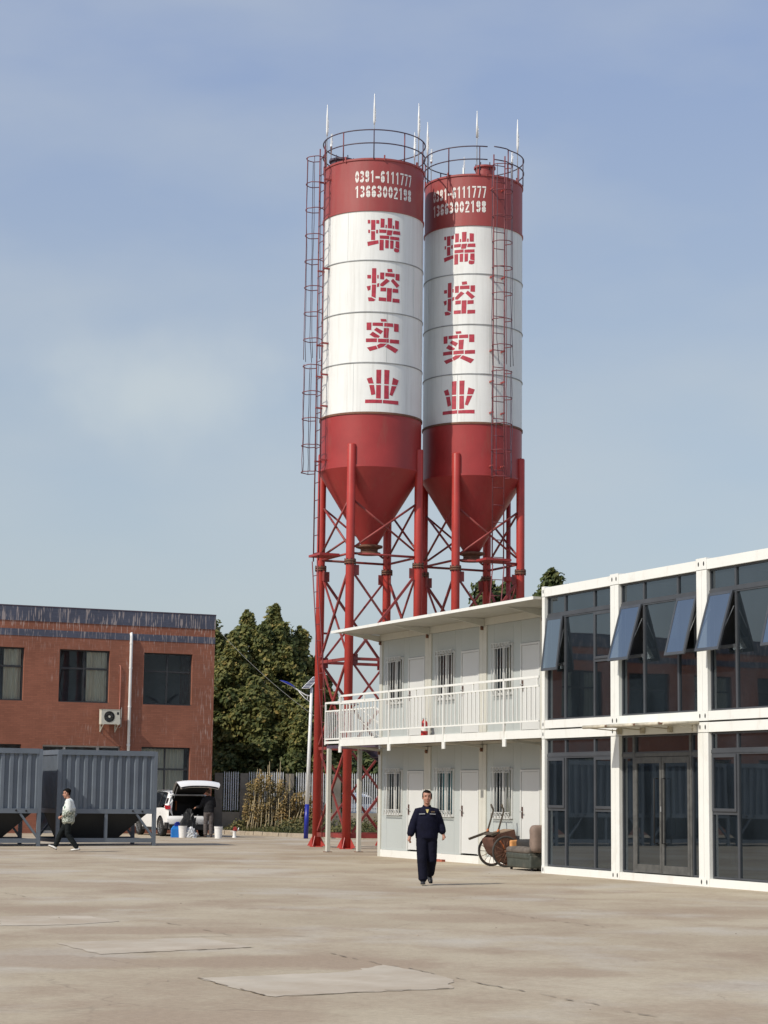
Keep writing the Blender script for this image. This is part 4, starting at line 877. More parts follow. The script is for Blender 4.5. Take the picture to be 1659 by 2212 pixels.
# ------------------------------------------------------------------ grey steel bins
def make_bin(loc, label):
    r_ = empty('hopper_bin', loc, ANG); tag(r_, label, 'hopper bin', 'grey corrugated hopper bins')
    LX, LY = 3.12, 2.2
    for x in (-LX, -.11):
        for y in (0, LY-.1):
            MB().box(x, x+.11, y, y+.1, 0, 2.84).build('post', m_steel, r_)
    for y in (-.004, LY-.1):
        MB().box(-LX+.112, -.112, y, y+.1, 2.70, 2.85).build('top_rail', m_steel, r_); MB().box(-LX+.112, -.112, y, y+.1, .96, 1.10).build('middle_rail', m_steel, r_); MB().box(-LX+.112, -.112, y+.01, y+.09, .10, .23).build('bottom_rail', m_steel, r_)
        MB().box(-1.62, -1.53, y+.01, y+.09, .232, .958).build('strut', m_steel, r_)
        MB().bar((-.62, y+.05, .95), (-.08, y+.05, .26), .06, .075, (0,1,0)).build('diagonal_brace', m_steel, r_); MB().bar((-LX+.62, y+.05, .95), (-LX+.08, y+.05, .26), .06, .075, (0,1,0)).build('diagonal_brace', m_steel, r_)
    for x in (-LX+.005, -.105):
        MB().box(x, x+.1, .102, LY-.102, 2.70, 2.845).build('top_rail', m_steel, r_); MB().box(x, x+.1, .102, LY-.102, .96, 1.1).build('middle_rail', m_steel, r_); MB().box(x, x+.1, .102, LY-.102, .1, .2).build('bottom_rail', m_steel, r_)
    def corr(p, q, nrm, dpt=.045, pitch=.255):
        L_ = (Vector(q)-Vector(p)).length; n_ = round(L_/pitch); d = (Vector(q)-Vector(p))/n_; nv = Vector(nrm); prof = []
        for i in range(n_):
            for t, o_ in ((0, 0), (.12, 0), (.25, 1), (.62, 1), (.75, 0)):
                prof.append(Vector(p)+d*(i+t)+nv*(dpt*o_))
        prof.append(Vector(q)); m_ = MB(); vs = []
        for v in prof: vs += [(v.x, v.y, 1.10), (v.x, v.y, 2.70)]
        m_.add(vs, [(2*i, 2*i+2, 2*i+3, 2*i+1) for i in range(len(prof)-1)]); return m_
    corr((-LX+.11, .02, 0), (-.11, .02, 0), (0, .06, 0), 1).build('corrugated_panel', m_steel, r_, False)
    corr((-LX+.11, LY-.02, 0), (-.11, LY-.02, 0), (0, -.06, 0), 1).build('corrugated_panel', m_steel, r_, False)
    corr((-LX+.03, LY-.11, 0), (-LX+.03, .11, 0), (.06, 0, 0), 1, .14).build('corrugated_panel', m_steel, r_, False)
    corr((-.03, .11, 0), (-.03, LY-.11, 0), (-.06, 0, 0), 1, .14).build('corrugated_panel', m_steel, r_, False)
    x0, x1, y0, y1 = -LX+.12, -.12, .12, LY-.12; cx, cy = (x0+x1)/2, (y0+y1)/2
    MB().add([(x0,y0,1.08),(x1,y0,1.08),(x1,y1,1.08),(x0,y1,1.08),(x0+.3,cy-.4,.12),(cx+.45,cy-.4,.12),(cx+.45,cy+.4,.12),(x0+.3,cy+.4,.12)],
             [(0,1,5,4),(1,2,6,5),(2,3,7,6),(3,0,4,7),(0,3,2,1),(4,5,6,7)]).build('hopper_bottom', pm('dark_hopper_steel', (.016, .018, .02), .7), r_)
    for x, z in ((-.75, 1.04), (-.45, 1.03)): MB().lathe([(0, 0), (.03, 0), (.03, .01), (0, .01)], n=10).build('bolt_hole', m_black, r_).matrix_local = Matrix.Translation((x, -.006, z)) @ Matrix.Rotation(pi/2, 4, 'X')
    return r_
make_bin((-6.82, 62.0, 0), 'grey corrugated steel hopper bin on legs, behind the walking man in the white jacket')
b2_ = make_bin((-9.98, 59.9, 0), 'grey corrugated steel hopper bin at the left edge, partly out of view')
for k in range(4):      # unseen bins added past the left edge to darken the office glass reflections
    c_ = copy_tree(b2_); c_.location = (-13.25-3.1*k, 59.0-1.42*k, 0)
    c_['label'] = 'added unseen grey hopper bin beyond the left edge, darkening the office glass reflection'

# ------------------------------------------------------------------ street lamp
sl = empty('street_lamp', (-2.71, 74.39, 0)); tag(sl, 'solar street lamp, white pole with blue base, leaning beside the red silo tower', 'street lamp')
m_blue = pm('blue_lamp_paint', (.012, .022, .26), .35, var=.1); m_lampw = pm('white_lamp_pole', (.76, .77, .76), .35, var=.04)
T_ = lambda z: -.0+.022*z
MB().tube([(T_(0), 0, 0), (T_(1.24), 0, 1.24)], [.085, .08], 14).build('pole_base', m_blue, sl)
MB().tube([(T_(1.24), 0, 1.24), (T_(5.5), 0, 5.5)], [.078, .05], 14).build('pole', m_lampw, sl)
MB().tube([(T_(5.0), 0, 5.18), (-.1, -.02, 5.22), (-.42, -.1, 5.42), (-.55, -.12, 5.5)], .022, 8).tube([(T_(4.9), 0, 4.95), (-.12, -.02, 5.1), (-.35, -.08, 5.35)], .014, 6).tube([(-.02, 0, 5.06), (-.03, 0, 5.2)], .012, 5).build('lamp_arm', m_lampw, sl)
ax = Vector((-.88, -.12, .40)).normalized(); c0 = Vector((-.5, -.12, 5.49))
def lens(m_, top):
    n_ = 9; vs = []; fs = []
    for i in range(n_+1):
        t = i/n_; w = .105*math.sin(pi*min(1, t*.93+.07))**.6; h = (.075 if top else -.03)*math.sin(pi*min(1, t*.9+.1))**.8
        p_ = c0+ax*(.62*t); sd_ = Vector((0, 1, 0)); upv = ax.cross(sd_).normalized(); upv = upv if upv.z > 0 else -upv
        for j in range(7): a = pi*j/6; vs.append(tuple(p_+sd_*(w*cos(a))+upv*(h*sin(a))))
    for i in range(n_):
        for j in range(6): fs.append((i*7+j, i*7+j+1, (i+1)*7+j+1, (i+1)*7+j))
    m_.add(vs, fs, True); return m_
lh = lens(MB(), True).build('lamp_head', m_blue, sl); lens(MB(), False).build('lamp_glass', m_galv, lh)
pa, pb, pc, pd_ = Vector((-.24, -.15, 5.44)), Vector((.06, -.15, 5.45)), Vector((.42, .25, 5.9)), Vector((.17, .25, 5.9))
nrm = (pb-pa).cross(pd_-pa).normalized(); nrm = nrm if nrm.z > 0 else -nrm
pv = MB().add([tuple(q) for q in (pa, pb, pc, pd_)]+[tuple(q+nrm*.03) for q in (pa, pb, pc, pd_)], [(0,3,2,1),(4,5,6,7),(0,1,5,4),(1,2,6,5),(2,3,7,6),(3,0,4,7)]).build('solar_panel', m_lampw, sl)
m_cell = pm('solar_cell', (.02, .025, .06), .2)
for i in range(8):
    a0, a1 = (i+.15)/8, (i+.9)/8
    for sgn in (-1, 1):
        q = [(pa+(pd_-pa)*a0).lerp(pb+(pc-pb)*a0, .08), (pa+(pd_-pa)*a0).lerp(pb+(pc-pb)*a0, .92), (pa+(pd_-pa)*a1).lerp(pb+(pc-pb)*a1, .92), (pa+(pd_-pa)*a1).lerp(pb+(pc-pb)*a1, .08)]
        off = nrm*.033 if sgn > 0 else -nrm*.003
        MB().add([tuple(v+off) for v in q], [(0,1,2,3)]).build('solar_cell', m_cell, pv)
MB().tube([(T_(5.4), 0, 5.4), (.1, 0, 5.65)], .02, 6).build('panel_bracket', m_lampw, sl)
wire = MB().tube([(-6.85+4.7*t, 82.3-13.5*t, 8.35-4.2*t-.55*4*t*(1-t)*.35) for t in [k/20 for k in range(21)]], .007, 5).build('overhead_cable', pm('dull_cable', (.22, .22, .2), .6))
tag(wire, 'thin cable sagging across the trees from the brick building to the silo tower', 'cable')

# ------------------------------------------------------------------ white car with open boot
m_carw = pm('white_car_paint', (.80, .80, .785), .22, var=.01); m_trim = pm('black_car_trim', (.015, .015, .016), .6, var=.2)
m_tail = pm('red_tail_lamp', (.42, .012, .02), .2, var=.2); m_rim = pm('alloy_rim', (.30, .31, .32), .35, .7)
def car_side(y):      # roof height, belt height along length (y from 0 rear to 4.3 front)
    pts = [(0, .98), (.05, 1.12), (.30, 1.50), (.7, 1.66), (1.4, 1.70), (2.2, 1.64), (2.6, 1.52), (3.15, 1.12), (3.6, 1.05), (4.1, .90), (4.3, .70)]
    for (a, za), (b, zb_) in zip(pts, pts[1:]):
        if a <= y <= b: return za+(zb_-za)*(y-a)/(b-a)
    return pts[-1][1]
def make_car(name, loc, rz, label, open_boot, paint, group=None):
    c = empty(name, loc, rz); tag(c, label, 'car', group)
    hw = .89; WR = .345; axle = (.82, 3.42)
    # lower body shell: side skins with wheel arches
    def zbot(y):
        for ax_ in axle:
            d = abs(y-ax_)
            if d < .43: return max(.30, .34+math.sqrt(.43**2-d*d))
        return .30
    ys = sorted(set([i*.1 for i in range(44)]+[4.3]+[a+d for a in axle for d in (-.43, -.42, -.40, -.36, -.3, .3, .36, .40, .42, .43)]))
    belt = lambda y: 1.0+.05*min(1, y/.3)-.10*max(0, (y-.9)/3.4)
    def half(y, z):       # half width at height z
        t = 1.0
        t -= .05*max(0, (z-1.0)/.7)*4.4 if z > 1.0 else 0
        t -= .06*max(0, (.35-y)/.35)**2; t -= .16*max(0, (y-3.7)/.6)**2; t -= .04*max(0, (.55-z)/.3)
        return hw*t
    mb = MB(); rows = 5
    for sgn in (-1, 1):
        vs = []; fs = []
        for y in ys:
            z0, z1 = zbot(y), min(belt(y), car_side(y)-.0 if y > 3.1 else belt(y))
            if z0 > z1-.02: z0 = z1-.02
            for r in range(rows+1): z = z0+(z1-z0)*r/rows; vs.append((sgn*half(y, z), y, z))
        for i in range(len(ys)-1):
            for r in range(rows): a = i*(rows+1)+r; fs.append((a, a+rows+1, a+rows+2, a+1))
        mb.add(vs, fs, True)
    # bonnet and nose
    vs = []; fs = []
    yb = [3.1, 3.4, 3.7, 4.0, 4.2, 4.3]
    for y in yb:
        z = min(car_side(y), belt(y)+.08)
        for k in range(7): x = -1+2*k/6; vs.append((x*half(y, z), y, z+.05*(1-x*x) if y < 4.25 else z))
    for i in range(len(yb)-1):
        for k in range(6): a = i*7+k; fs.append((a, a+1, a+8, a+7))
    mb.add(vs, fs, True); mb.box(-.72, .72, 4.28, 4.33, .3, .72)
    body = mb.build('body', paint, c)
    # roof
    mb = MB(); vs = []; fs = []; yr = [.32, .5, .8, 1.2, 1.7, 2.2, 2.45]
    for y in yr:
        z = car_side(y)
        for k in range(9): x = -1+2*k/8; vs.append((x*.64, y, z-.05*x**4))
    for i in range(len(yr)-1):
        for k in range(8): a = i*9+k; fs.append((a, a+1, a+10, a+9))
    mb.add(vs, fs, True); mb.build('roof', paint, c)
    for sgn in (-1, 1): MB().tube([(sgn*.6, .55, car_side(.55)-.02), (sgn*.6, .7, car_side(.7)+.04), (sgn*.6, 2.0, car_side(2.0)+.04), (sgn*.6, 2.2, car_side(2.2)-.02)], .015, 6).build('roof_rail', m_rim, c)
    # side windows and pillars
    for sgn in (-1, 1):
        top = [(y, car_side(y)-.06) for y in (.42, .8, 1.4, 2.2, 2.55)]; bot = [(3.0, belt(3.0)), (2.2, belt(2.2)), (1.4, belt(1.4)+.01), (.8, belt(.8)+.05), (.30, belt(.3)+.18)]
        P_ = [(sgn*(.645+.0*y), y, z) for y, z in top]+[(sgn*(half(y, z)-.012), y, z) for y, z in bot]
        w = MB(); w.add(P_, [tuple(range(len(P_)))]); w.build('side_window', g_car, c)
        for y0, y1 in ((1.12, 1.2), (2.05, 2.12)):
            w = MB(); w.add([(sgn*(half(y0, belt(y0))-.006), y0, belt(y0)), (sgn*(half(y1, belt(y1))-.006), y1, belt(y1)), (sgn*.652, y1, car_side(y1)-.05), (sgn*.652, y0, car_side(y0)-.05)], [(0,1,2,3)]); w.build('window_pillar', m_trim, c)
        # rear pillar
        w = MB(); w.add([(sgn*(half(.0, 1.0)), .02, 1.0), (sgn*half(.4, 1.05), .42, 1.08), (sgn*.655, .62, car_side(.62)-.03), (sgn*.64, .33, car_side(.33)), (sgn*.74, .1, 1.2)], [(0,1,2,3,4)]); w.build('rear_pillar', paint, c)
        w = MB(); w.add([(sgn*(half(2.9, 1.0)-.01), 2.85, belt(2.85)), (sgn*(half(3.05, 1.0)-.01), 3.05, belt(3.05)), (sgn*.66, 2.55, car_side(2.55)-.02), (sgn*.655, 2.4, car_side(2.4)-.02)], [(0,1,2,3)]); w.build('front_pillar', paint, c)
        MB().box(sgn*.83, sgn*.895, .0, .32, .30, .52).build('bumper_corner', m_trim, c)
        MB().box(sgn*.80, sgn*.885, 1.3, 2.95, .22, .33).build('side_sill', m_trim, c)
        mr = MB(); mr.lathe([(0, -.1), (.07, -.07), (.09, 0), (.07, .07), (0, .1)], (sgn*1.0, 2.75, 1.08), 10); mr.build('wing_mirror', paint, c)
        lm = MB(); lm.add([(sgn*(.895), .34, 1.15), (sgn*.898, .02, 1.14), (sgn*.888, -.015, 1.0), (sgn*.9, .22, 1.0), (sgn*.78, -.02, 1.13), (sgn*.78, -.035, 1.0)], [(0,1,2,3), (1,4,5,2)]); lm.build('tail_lamp', m_tail, c)
        MB().box(sgn*.892, sgn*.9, .75, .95, .86, .93).build('fuel_flap', paint, c) if sgn < 0 else None
    ws = MB(); ws.add([(-.66, 2.5, car_side(2.5)-.03), (.66, 2.5, car_side(2.5)-.03), (.76, 3.08, 1.12), (-.76, 3.08, 1.12)], [(0,1,2,3)]); ws.build('windscreen', g_car, c)
    # wheels
    for sgn in (-1, 1):
        for ay in axle:
            w = empty('wheel'); w.parent = c; w.location = (sgn*.80, ay, WR); w.rotation_euler = (0, sgn*pi/2, 0)
            MB().lathe([(.22, -.1), (.33, -.1), (.345, -.06), (.345, .06), (.33, .09), (.235, .09), (.225, .0)], n=28).build('tyre', m_black, w)
            rm = MB(); rm.lathe([(.235, .085), (.215, .07), (.21, .0)], n=24); rm.lathe([(0, .07), (.055, .07), (.06, .05)], n=12)
            for k in range(10):
                a = 2*pi*k/10; rm.bar((.05*cos(a), .05*sin(a), .055), (.22*cos(a+.18), .22*sin(a+.18), .075), .022, .02)
            rm.build('rim', m_rim, w); MB().lathe([(0, .0), (.2, .0)], n=20).build('brake_disc', m_trim, w)
    MB().box(-.72, .72, .35, 3.9, .24, .30).build('underbody', m_trim, c)
    if open_boot:
        # boot aperture: dark trimmed box
        t = MB(); x0 = .66
        t.add([(-x0, .05, .74), (x0, .05, .74), (x0, 1.3, .74), (-x0, 1.3, .74), (-x0, .1, 1.5), (x0, .1, 1.5), (x0, 1.3, 1.55), (-x0, 1.3, 1.55)], [(0,1,2,3), (0,3,7,4), (1,5,6,2), (3,2,6,7), (4,7,6,5)]); t.build('boot_lining', m_trim, c)
        for sgn in (-1, 1):
            f = MB(); f.add([(sgn*.66, .04, .74), (sgn*.86, -.01, .98), (sgn*.85, -.0, 1.14), (sgn*.76, .1, 1.38), (sgn*.68, .28, 1.54), (sgn*.60, .26, 1.5), (sgn*.66, .09, 1.3), (sgn*.72, .02, 1.0)], [(0,1,7), (1,2,6,7), (2,3,5,6), (3,4,5)])
            f.build('boot_surround', paint, c)
            MB().box(sgn*.3-.02, sgn*.3+.02, .03, .05, .77, .81).build('boot_hook', m_galv, c)
            MB().tube([(sgn*.62, .12, 1.35), (sgn*.66, -.42, 1.82)], .013, 6).build('gas_strut', m_rim, c)
        MB().box(-.64, .64, .24, .33, 1.49, 1.545).build('roof_lip', paint, c)
        b_ = MB(); nb = 12; vs = []; fs = []
        for k in range(nb+1):
            x = -.88+1.76*k/nb; e = .10*(abs(x)/.88)**4
            vs += [(x, -.10+e*1.6, .46), (x, -.14+e*1.4, .62), (x, -.09+e, .75), (x, .06, .76)]
        for k in range(nb):
            for j in range(3): a = k*4+j; fs.append((a, a+1, a+5, a+4))
        b_.add(vs, fs, True); b_.build('rear_bumper', paint, c)
        MB().box(-.80, .80, -.08, .05, .25, .455).build('bumper_skirt', m_trim, c)
        pl_ = MB().box(-.22, .22, -.15, -.142, .34, .48).build('number_plate', pm('blue_number_plate', (.015, .03, .16), .4), c)
        m_pt = pm('plate_characters', (.45, .5, .6), .5)
        # characters 13A at the readable end of the plate
        ch = MB()
        for q in ([(-.0,.44,.0,.37)], [(.04,.44,.075,.44),(.075,.44,.075,.37),(.045,.405,.075,.405),(.04,.37,.075,.37)], [(.11,.37,.13,.45),(.13,.45,.15,.37),(.115,.395,.145,.395)]):
            for x0_, z0_, x1_, z1_ in q: ch.bar((x0_, -.152, z0_), (x1_, -.152, z1_), .012, .003, (0,1,0))
        ch.build('plate_characters', m_pt, pl_)
        # open tailgate: outer skin, inner trim, glass
        hinge = Vector((0, .33, 1.60)); tg = empty('tailgate'); tg.parent = c
        prof = [(.33, 1.60), (.05, 1.80), (-.30, 1.98), (-.55, 2.06), (-.78, 2.05), (-.93, 1.97), (-1.0, 1.87)]
        wds = [.62, .68, .74, .79, .82, .80, .74]
        def skin(off, wk, m_, nm, i0=0, i1=7):
            vs = []; fs = []; kk = 10; pr = prof[i0:i1]; ww = wds[i0:i1]
            for i, ((y, z), w_) in enumerate(zip(pr, ww)):
                for k in range(kk+1): x = -1+2*k/kk; vs.append((x*w_*wk, y+off*.2, z-.07*abs(x)**3*(1 if i else .4)+off))
            for i in range(len(pr)-1):
                for k in range(kk): a = i*(kk+1)+k; fs.append((a, a+1, a+kk+2, a+kk+1))
            q = MB(); q.add(vs, fs, True); return q.build(nm, m_, tg)
        skin(0, 1, paint, 'outer_skin'); skin(-.055, .93, m_trim, 'inner_trim', 0, 7)
        lp_ = MB(); vs = []; fs = []
        for k in range(11): x = -1+2*k/10; vs += [(x*.76, -.98, 1.87-.07*abs(x)**3), (x*.72, -.93, 1.80-.07*abs(x)**3)]
        for k in range(10): fs.append((2*k, 2*k+2, 2*k+3, 2*k+1))
        lp_.add(vs, fs, True); lp_.build('tailgate_lip', paint, tg)
        for sgn in (-1, 1): MB().add([(sgn*.77, -.5, 1.99), (sgn*.80, -.78, 1.96), (sgn*.70, -.93, 1.88), (sgn*.62, -.8, 1.98)], [(0,1,2,3)]).build('lamp_panel', m_tail, tg)
        MB().box(-.28, -.22, .9, 1.0, .95, 1.3).build('orange_strap', pm('orange_webbing', (.42, .13, .04), .8), c)
        MB().box(-.6, .45, 1.1, 1.16, .75, 1.2).build('seat_back', m_trim, c)
    else:
        rg = MB(); rg.add([(-.62, .34, 1.5), (.62, .34, 1.5), (.74, .08, 1.12), (-.74, .08, 1.12)], [(0,1,2,3)]); rg.build('rear_window', g_car, c)
        vs = []; fs = []
        for k in range(9):
            x = -.86+1.72*k/8; e = .08*(abs(x)/.86)**4; vs += [(x, -.02+e, .30), (x, -.06+e, .6), (x, .0+e, .9), (x*.95, .06+e, 1.14)]
        for k in range(8):
            for j in range(3): a = k*4+j; fs.append((a, a+1, a+5, a+4))
        q = MB(); q.add(vs, fs, True); q.build('tailgate', paint, c)
    return c
make_car('parked_car', (-7.0, 75.0, 0), ANG, 'white parked car beside the brick building with its boot lid raised', True, m_carw)
m_silv = pm('silver_car_paint', (.55, .57, .58), .25, .3, var=.02)
make_car('parked_car', (-7.9, 104, 0), ANG+RAD(200), 'white car beyond the fence, leftmost of three, seen dimly through the shaded railings', False, m_carw, 'cars beyond the fence')
make_car('parked_car', (-4.4, 106, 0), ANG+RAD(95), 'silver car beyond the fence, behind the dry stalks', False, m_silv, 'cars beyond the fence')
make_car('parked_car', (-.9, 103, 0), ANG+RAD(5), 'white car beyond the fence seen between the silo legs', False, m_carw, 'cars beyond the fence')

# ------------------------------------------------------------------ buckets and bits by the car
m_bkt = pm('white_bucket_plastic', (.78, .78, .76), .4, var=.03, dirt=(.55, .52, .46), dirt_amt=.4, dirt_scale=6)
def bucket(loc, label):
    b = empty('bucket', loc); tag(b, label, 'bucket', 'white buckets by the car')
    MB().lathe([(0, .01), (.125, .0), (.15, .36), (.158, .36), (.158, .375), (.152, .38), (.154, .40), (.16, .40), (.16, .43), (.145, .43), (.14, .3)], n=28).build('bucket_body', m_bkt, b)
    MB().lathe([(.165, .425), (.168, .445), (.1, .455), (0, .455)], n=28).build('dark_lid', m_trim, b)
    MB().tube([(.16, 0, .37), (.19, -.02, .25), (.17, -.06, .15), (.14, -.07, .12)], .005, 5).build('bucket_handle', m_galv, b)
bucket((-7.13, 73.55, 0), 'white plastic bucket with dark lid, left one beside the clear bag')
bucket((-5.80, 73.1, 0), 'white plastic bucket with dark lid, right one beside the man at the boot')
jc = empty('jerry_can', (-7.42, 73.75, 0), .3); tag(jc, 'bright blue plastic jug behind the left white bucket', 'jug')
m_jb = pm('bright_blue_plastic', (.02, .20, .62), .35, var=.1); m_jd = pm('deep_blue_plastic', (.01, .03, .30), .35)
MB().box(-.14, .14, -.09, .09, 0, .30).add([(-.14,-.09,.30),(.14,-.09,.30),(.14,.09,.30),(-.14,.09,.30),(-.06,-.05,.42),(.1,-.05,.42),(.1,.05,.42),(-.06,.05,.42)], [(0,1,5,4),(1,2,6,5),(2,3,7,6),(3,0,4,7),(4,5,6,7)]).build('jug_body', m_jb, jc)
MB().box(-.02, .16, -.06, .06, .40, .52).box(.02, .14, -.08, .05, .52, .56).build('jug_top', m_jd, jc)
def crumple(name, rx, ry, rz, m_, par, seed, n1=18, n2=10):
    r2 = random.Random(seed); vs = []; fs = []
    for i in range(n2+1):
        p_ = pi*i/n2/2 if True else 0
        for k in range(n1):
            t = 2*pi*k/n1; q = 1+r2.uniform(-.22, .22); vs.append((rx*cos(t)*cos(p_)*q, ry*sin(t)*cos(p_)*q, max(0, rz*sin(p_)*q)))
    for i in range(n2):
        for k in range(n1): fs.append((i*n1+k, i*n1+(k+1) % n1, (i+1)*n1+(k+1) % n1, (i+1)*n1+k))
    q = MB(); q.add(vs, fs); return q.build(name, m_, par)
bgm = pm('clear_plastic_bag', (.50, .52, .54), .25, var=.4, scale=14)
bgo = crumple('plastic_bag', .22, .15, .34, bgm, None, 4); bgo.location = (-6.84, 73.6, 0); tag(bgo, 'crumpled clear plastic bag on the ground beside the left bucket', 'bag')
tp = crumple('black_shape', .33, .12, .88, pm('plain_black', (.008, .009, .010), .5, var=.3), None, 11, 20, 12); tp.location = (-6.98, 74.3, 0); tag(tp, 'black crumpled shape below the open boot, reaching down to the ground', 'plastic sheet')  # stands in for a dark shape of unknown nature below the boot
jg = empty('planter_jug', (-5.34, 74.7, 0)); tag(jg, 'small white jug with a dark red flower top standing alone on the yard', 'jug')
MB().lathe([(0, 0), (.085, 0), (.06, .06), (.065, .2), (.075, .25), (.05, .25)], n=16).build('jug_body', m_bkt, jg)
MB().tube([(.06, 0, .22), (.12, 0, .26), (.16, 0, .36)], .018, 6).build('spout', m_bkt, jg); MB().tube([(-.06, 0, .22), (-.13, 0, .24), (-.1, 0, .15)], .012, 6).build('jug_handle', m_bkt, jg)
crumple('red_flower', .085, .08, .15, pm('dark_red_petals', (.25, .02, .015), .7, var=.4, scale=20), jg, 9, 12, 6).location = (.02, 0, .24)

# ------------------------------------------------------------------ handcart and armchair
hc = empty('handcart', W2(-3.48, .80, 0), ANG); tag(hc, 'old two wheeled handcart with rusty box tipped against the white cabin wall', 'handcart')
m_wood = pm('weathered_dark_wood', (.075, .06, .045), .85, var=.3, scale=8); m_orange = pm('rusty_orange_steel', (.42, .13, .045), .8, var=.3, scale=10); m_boxr = pm('rusted_brown_box', (.095, .042, .027), .8, var=.35, scale=5, bmp=.1)
for sgn in (-1, 1):
    w = empty('wheel'); w.parent = hc; w.location = (0, .355*sgn, .36); w.rotation_euler = (pi/2, 0, 0)
    MB().tube([(.335*cos(2*pi*k/40), .335*sin(2*pi*k/40), 0) for k in range(40)], .024, 8, closed=True).build('tyre', pm('dusty_tyre', (.05, .045, .04), .9, var=.3), w)
    MB().tube([(.305*cos(2*pi*k/40), .305*sin(2*pi*k/40), 0) for k in range(40)], .010, 5, closed=True).build('rim', m_rust, w)
    for k in range(14):
        a = 2*pi*k/14; MB().tube([(.03*cos(a+.5), .03*sin(a+.5), .02*(-1)**k), (.305*cos(a), .305*sin(a), 0)], .0065, 4).build('spoke', m_rust, w)
    MB().lathe([(0, -.05), (.035, -.05), (.035, .05), (0, .05)], n=12).build('hub', m_rust, w)
MB().tube([(0, -.36, .36), (0, .36, .36)], .018, 6).build('axle', m_rust, hc)
bx = [(-.13, .76), (.27, .86), (.37, .47), (.35, .03), (.12, .12), (-.16, .30), (-.26, .47), (-.30, .63)]
MB().prism(bx, 'y', -.27, .27).build('rusty_box', m_boxr, hc)
MB().add([(-.13, -.27, .765), (.27, -.27, .865), (.27, .27, .865), (-.13, .27, .765)], [(0,1,2,3)]).build('box_lid', pm('dusty_box_lid', (.26, .18, .12), .9, var=.2), hc)
for y in (-.22, .30):
    MB().tube([(-.14, y, .80), (-.06, y, 1.05), (.01, y, 1.28), (.0, y, 1.33), (-.05, y, 1.43)], [.022, .022, .022, .022, .026], 7).build('handle', m_wood, hc)
    MB().bar((-.62 if y > 0 else -.3, y, .63 if y > 0 else .735), (-.10, y, .80), .06, .05).build('shaft', m_wood, hc); MB().tube([(-.17, y, .74), (-.12, y, .86)], .03, 6).build('handle_socket', m_orange, hc)
MB().bar((-.30, .04, .735), (-.14, .04, .785), .48, .02).build('platform_board', m_wood, hc)
MB().tube([(-.12, -.3, .60), (-.06, -.33, .5), (-.03, -.32, .42)], .018, 6).build('strap', m_orange, hc)
sf = empty('armchair', W2(-1.42, .62, 0), ANG-RAD(6)); tag(sf, 'worn dark green armchair with torn orange arm and brown back, beside the glass office', 'armchair')
m_sg = pm('worn_green_leather', (.055, .062, .05), .6, var=.3, scale=5, dirt=(.15, .13, .10), dirt_amt=.7, dirt_scale=4, bmp=.2, bscale=14); m_sb = pm('dusty_brown_leather', (.20, .145, .115), .7, var=.25, scale=4, bmp=.2, bscale=12)
m_foam = pm('exposed_orange_foam', (.55, .26, .09), .9, var=.25, scale=9)
def cushion(name, x0, x1, y0, y1, z0, z1, m_, par, r=.05, puff=.03):
    bm = bmesh.new(); bmesh.ops.create_cube(bm, size=1)
    for v in bm.verts: v.co = Vector((x0+(x1-x0)*(v.co.x+.5), y0+(y1-y0)*(v.co.y+.5), z0+(z1-z0)*(v.co.z+.5)))
    bmesh.ops.bevel(bm, geom=bm.edges[:]+bm.verts[:], offset=r, segments=3, profile=.6, affect='EDGES')
    bmesh.ops.subdivide_edges(bm, edges=[e for e in bm.edges if e.calc_length() > .12], cuts=3, use_grid_fill=True)
    cx_, cy_, cz_ = (x0+x1)/2, (y0+y1)/2, (z0+z1)/2; rr = random.Random(int(abs(x0*99)+y1*77))
    for v in bm.verts:
        d = (1-((v.co.x-cx_)/(x1-x0)*2)**2)*(1-((v.co.y-cy_)/(y1-y0)*2)**2); v.co.z += puff*d*(1 if v.co.z > cz_ else -.3)+rr.uniform(-.006, .006); v.co.x += rr.uniform(-.005, .005)
    me = bpy.data.meshes.new(name); bm.to_mesh(me); bm.free(); me.materials.append(m_); me.polygons.foreach_set('use_smooth', [True]*len(me.polygons)); return link(name, me, par)
# local x = away from the yard (v), y = -u
cushion('base', -.38, .42, -.62, .72, .06, .34, m_sg, sf, .04, .02); cushion('lower_cushion', -.40, .36, -.60, .74, .25, .40, m_sg, sf, .05, .02)
cushion('seat_cushion', -.42, -.18, -.60, .70, .38, .50, pm('dusty_seat_leather', (.12, .10, .082), .75, var=.35, scale=4, bmp=.2, bscale=12), sf, .055, .03)
cushion('arm', -.17, .0, -.5, .72, .3, .66, pm('dark_arm_leather', (.03, .028, .026), .6, var=.3), sf, .06, .02); cushion('torn_arm_front', -.30, .02, .68, .79, .30, .645, m_foam, sf, .045, .0)
bk = cushion('backrest', -.36, .46, -.74, -.46, .40, 1.0, m_sb, sf, .12, .0)
for x in (-.3, .34):
    for y in (-.55, .64): MB().lathe([(0, 0), (.03, 0), (.035, .07), (0, .07)], (x, y, 0), 8).build('foot', m_black, sf)
for i, (x, y, a) in enumerate([(1.66, 52.3, .4), (1.98, 51.9, .2)]):
    b = MB().box(-.12, .12, -.055, .055, 0, .055).build('loose_brick', pm('broken_red_brick', (.36, .10, .06), .9, var=.25, scale=10)); b.location = W2(-8.95+i*.3 if False else -7.2+i*.32, .98, 0); b.rotation_euler = (0, 0, ANG+pi/2+a)
    tag(b, ['loose red brick at the foot of the cabin wall, left of the two', 'loose red brick at the foot of the cabin wall, right of the two'][i], 'brick', 'loose bricks by the cabin wall')

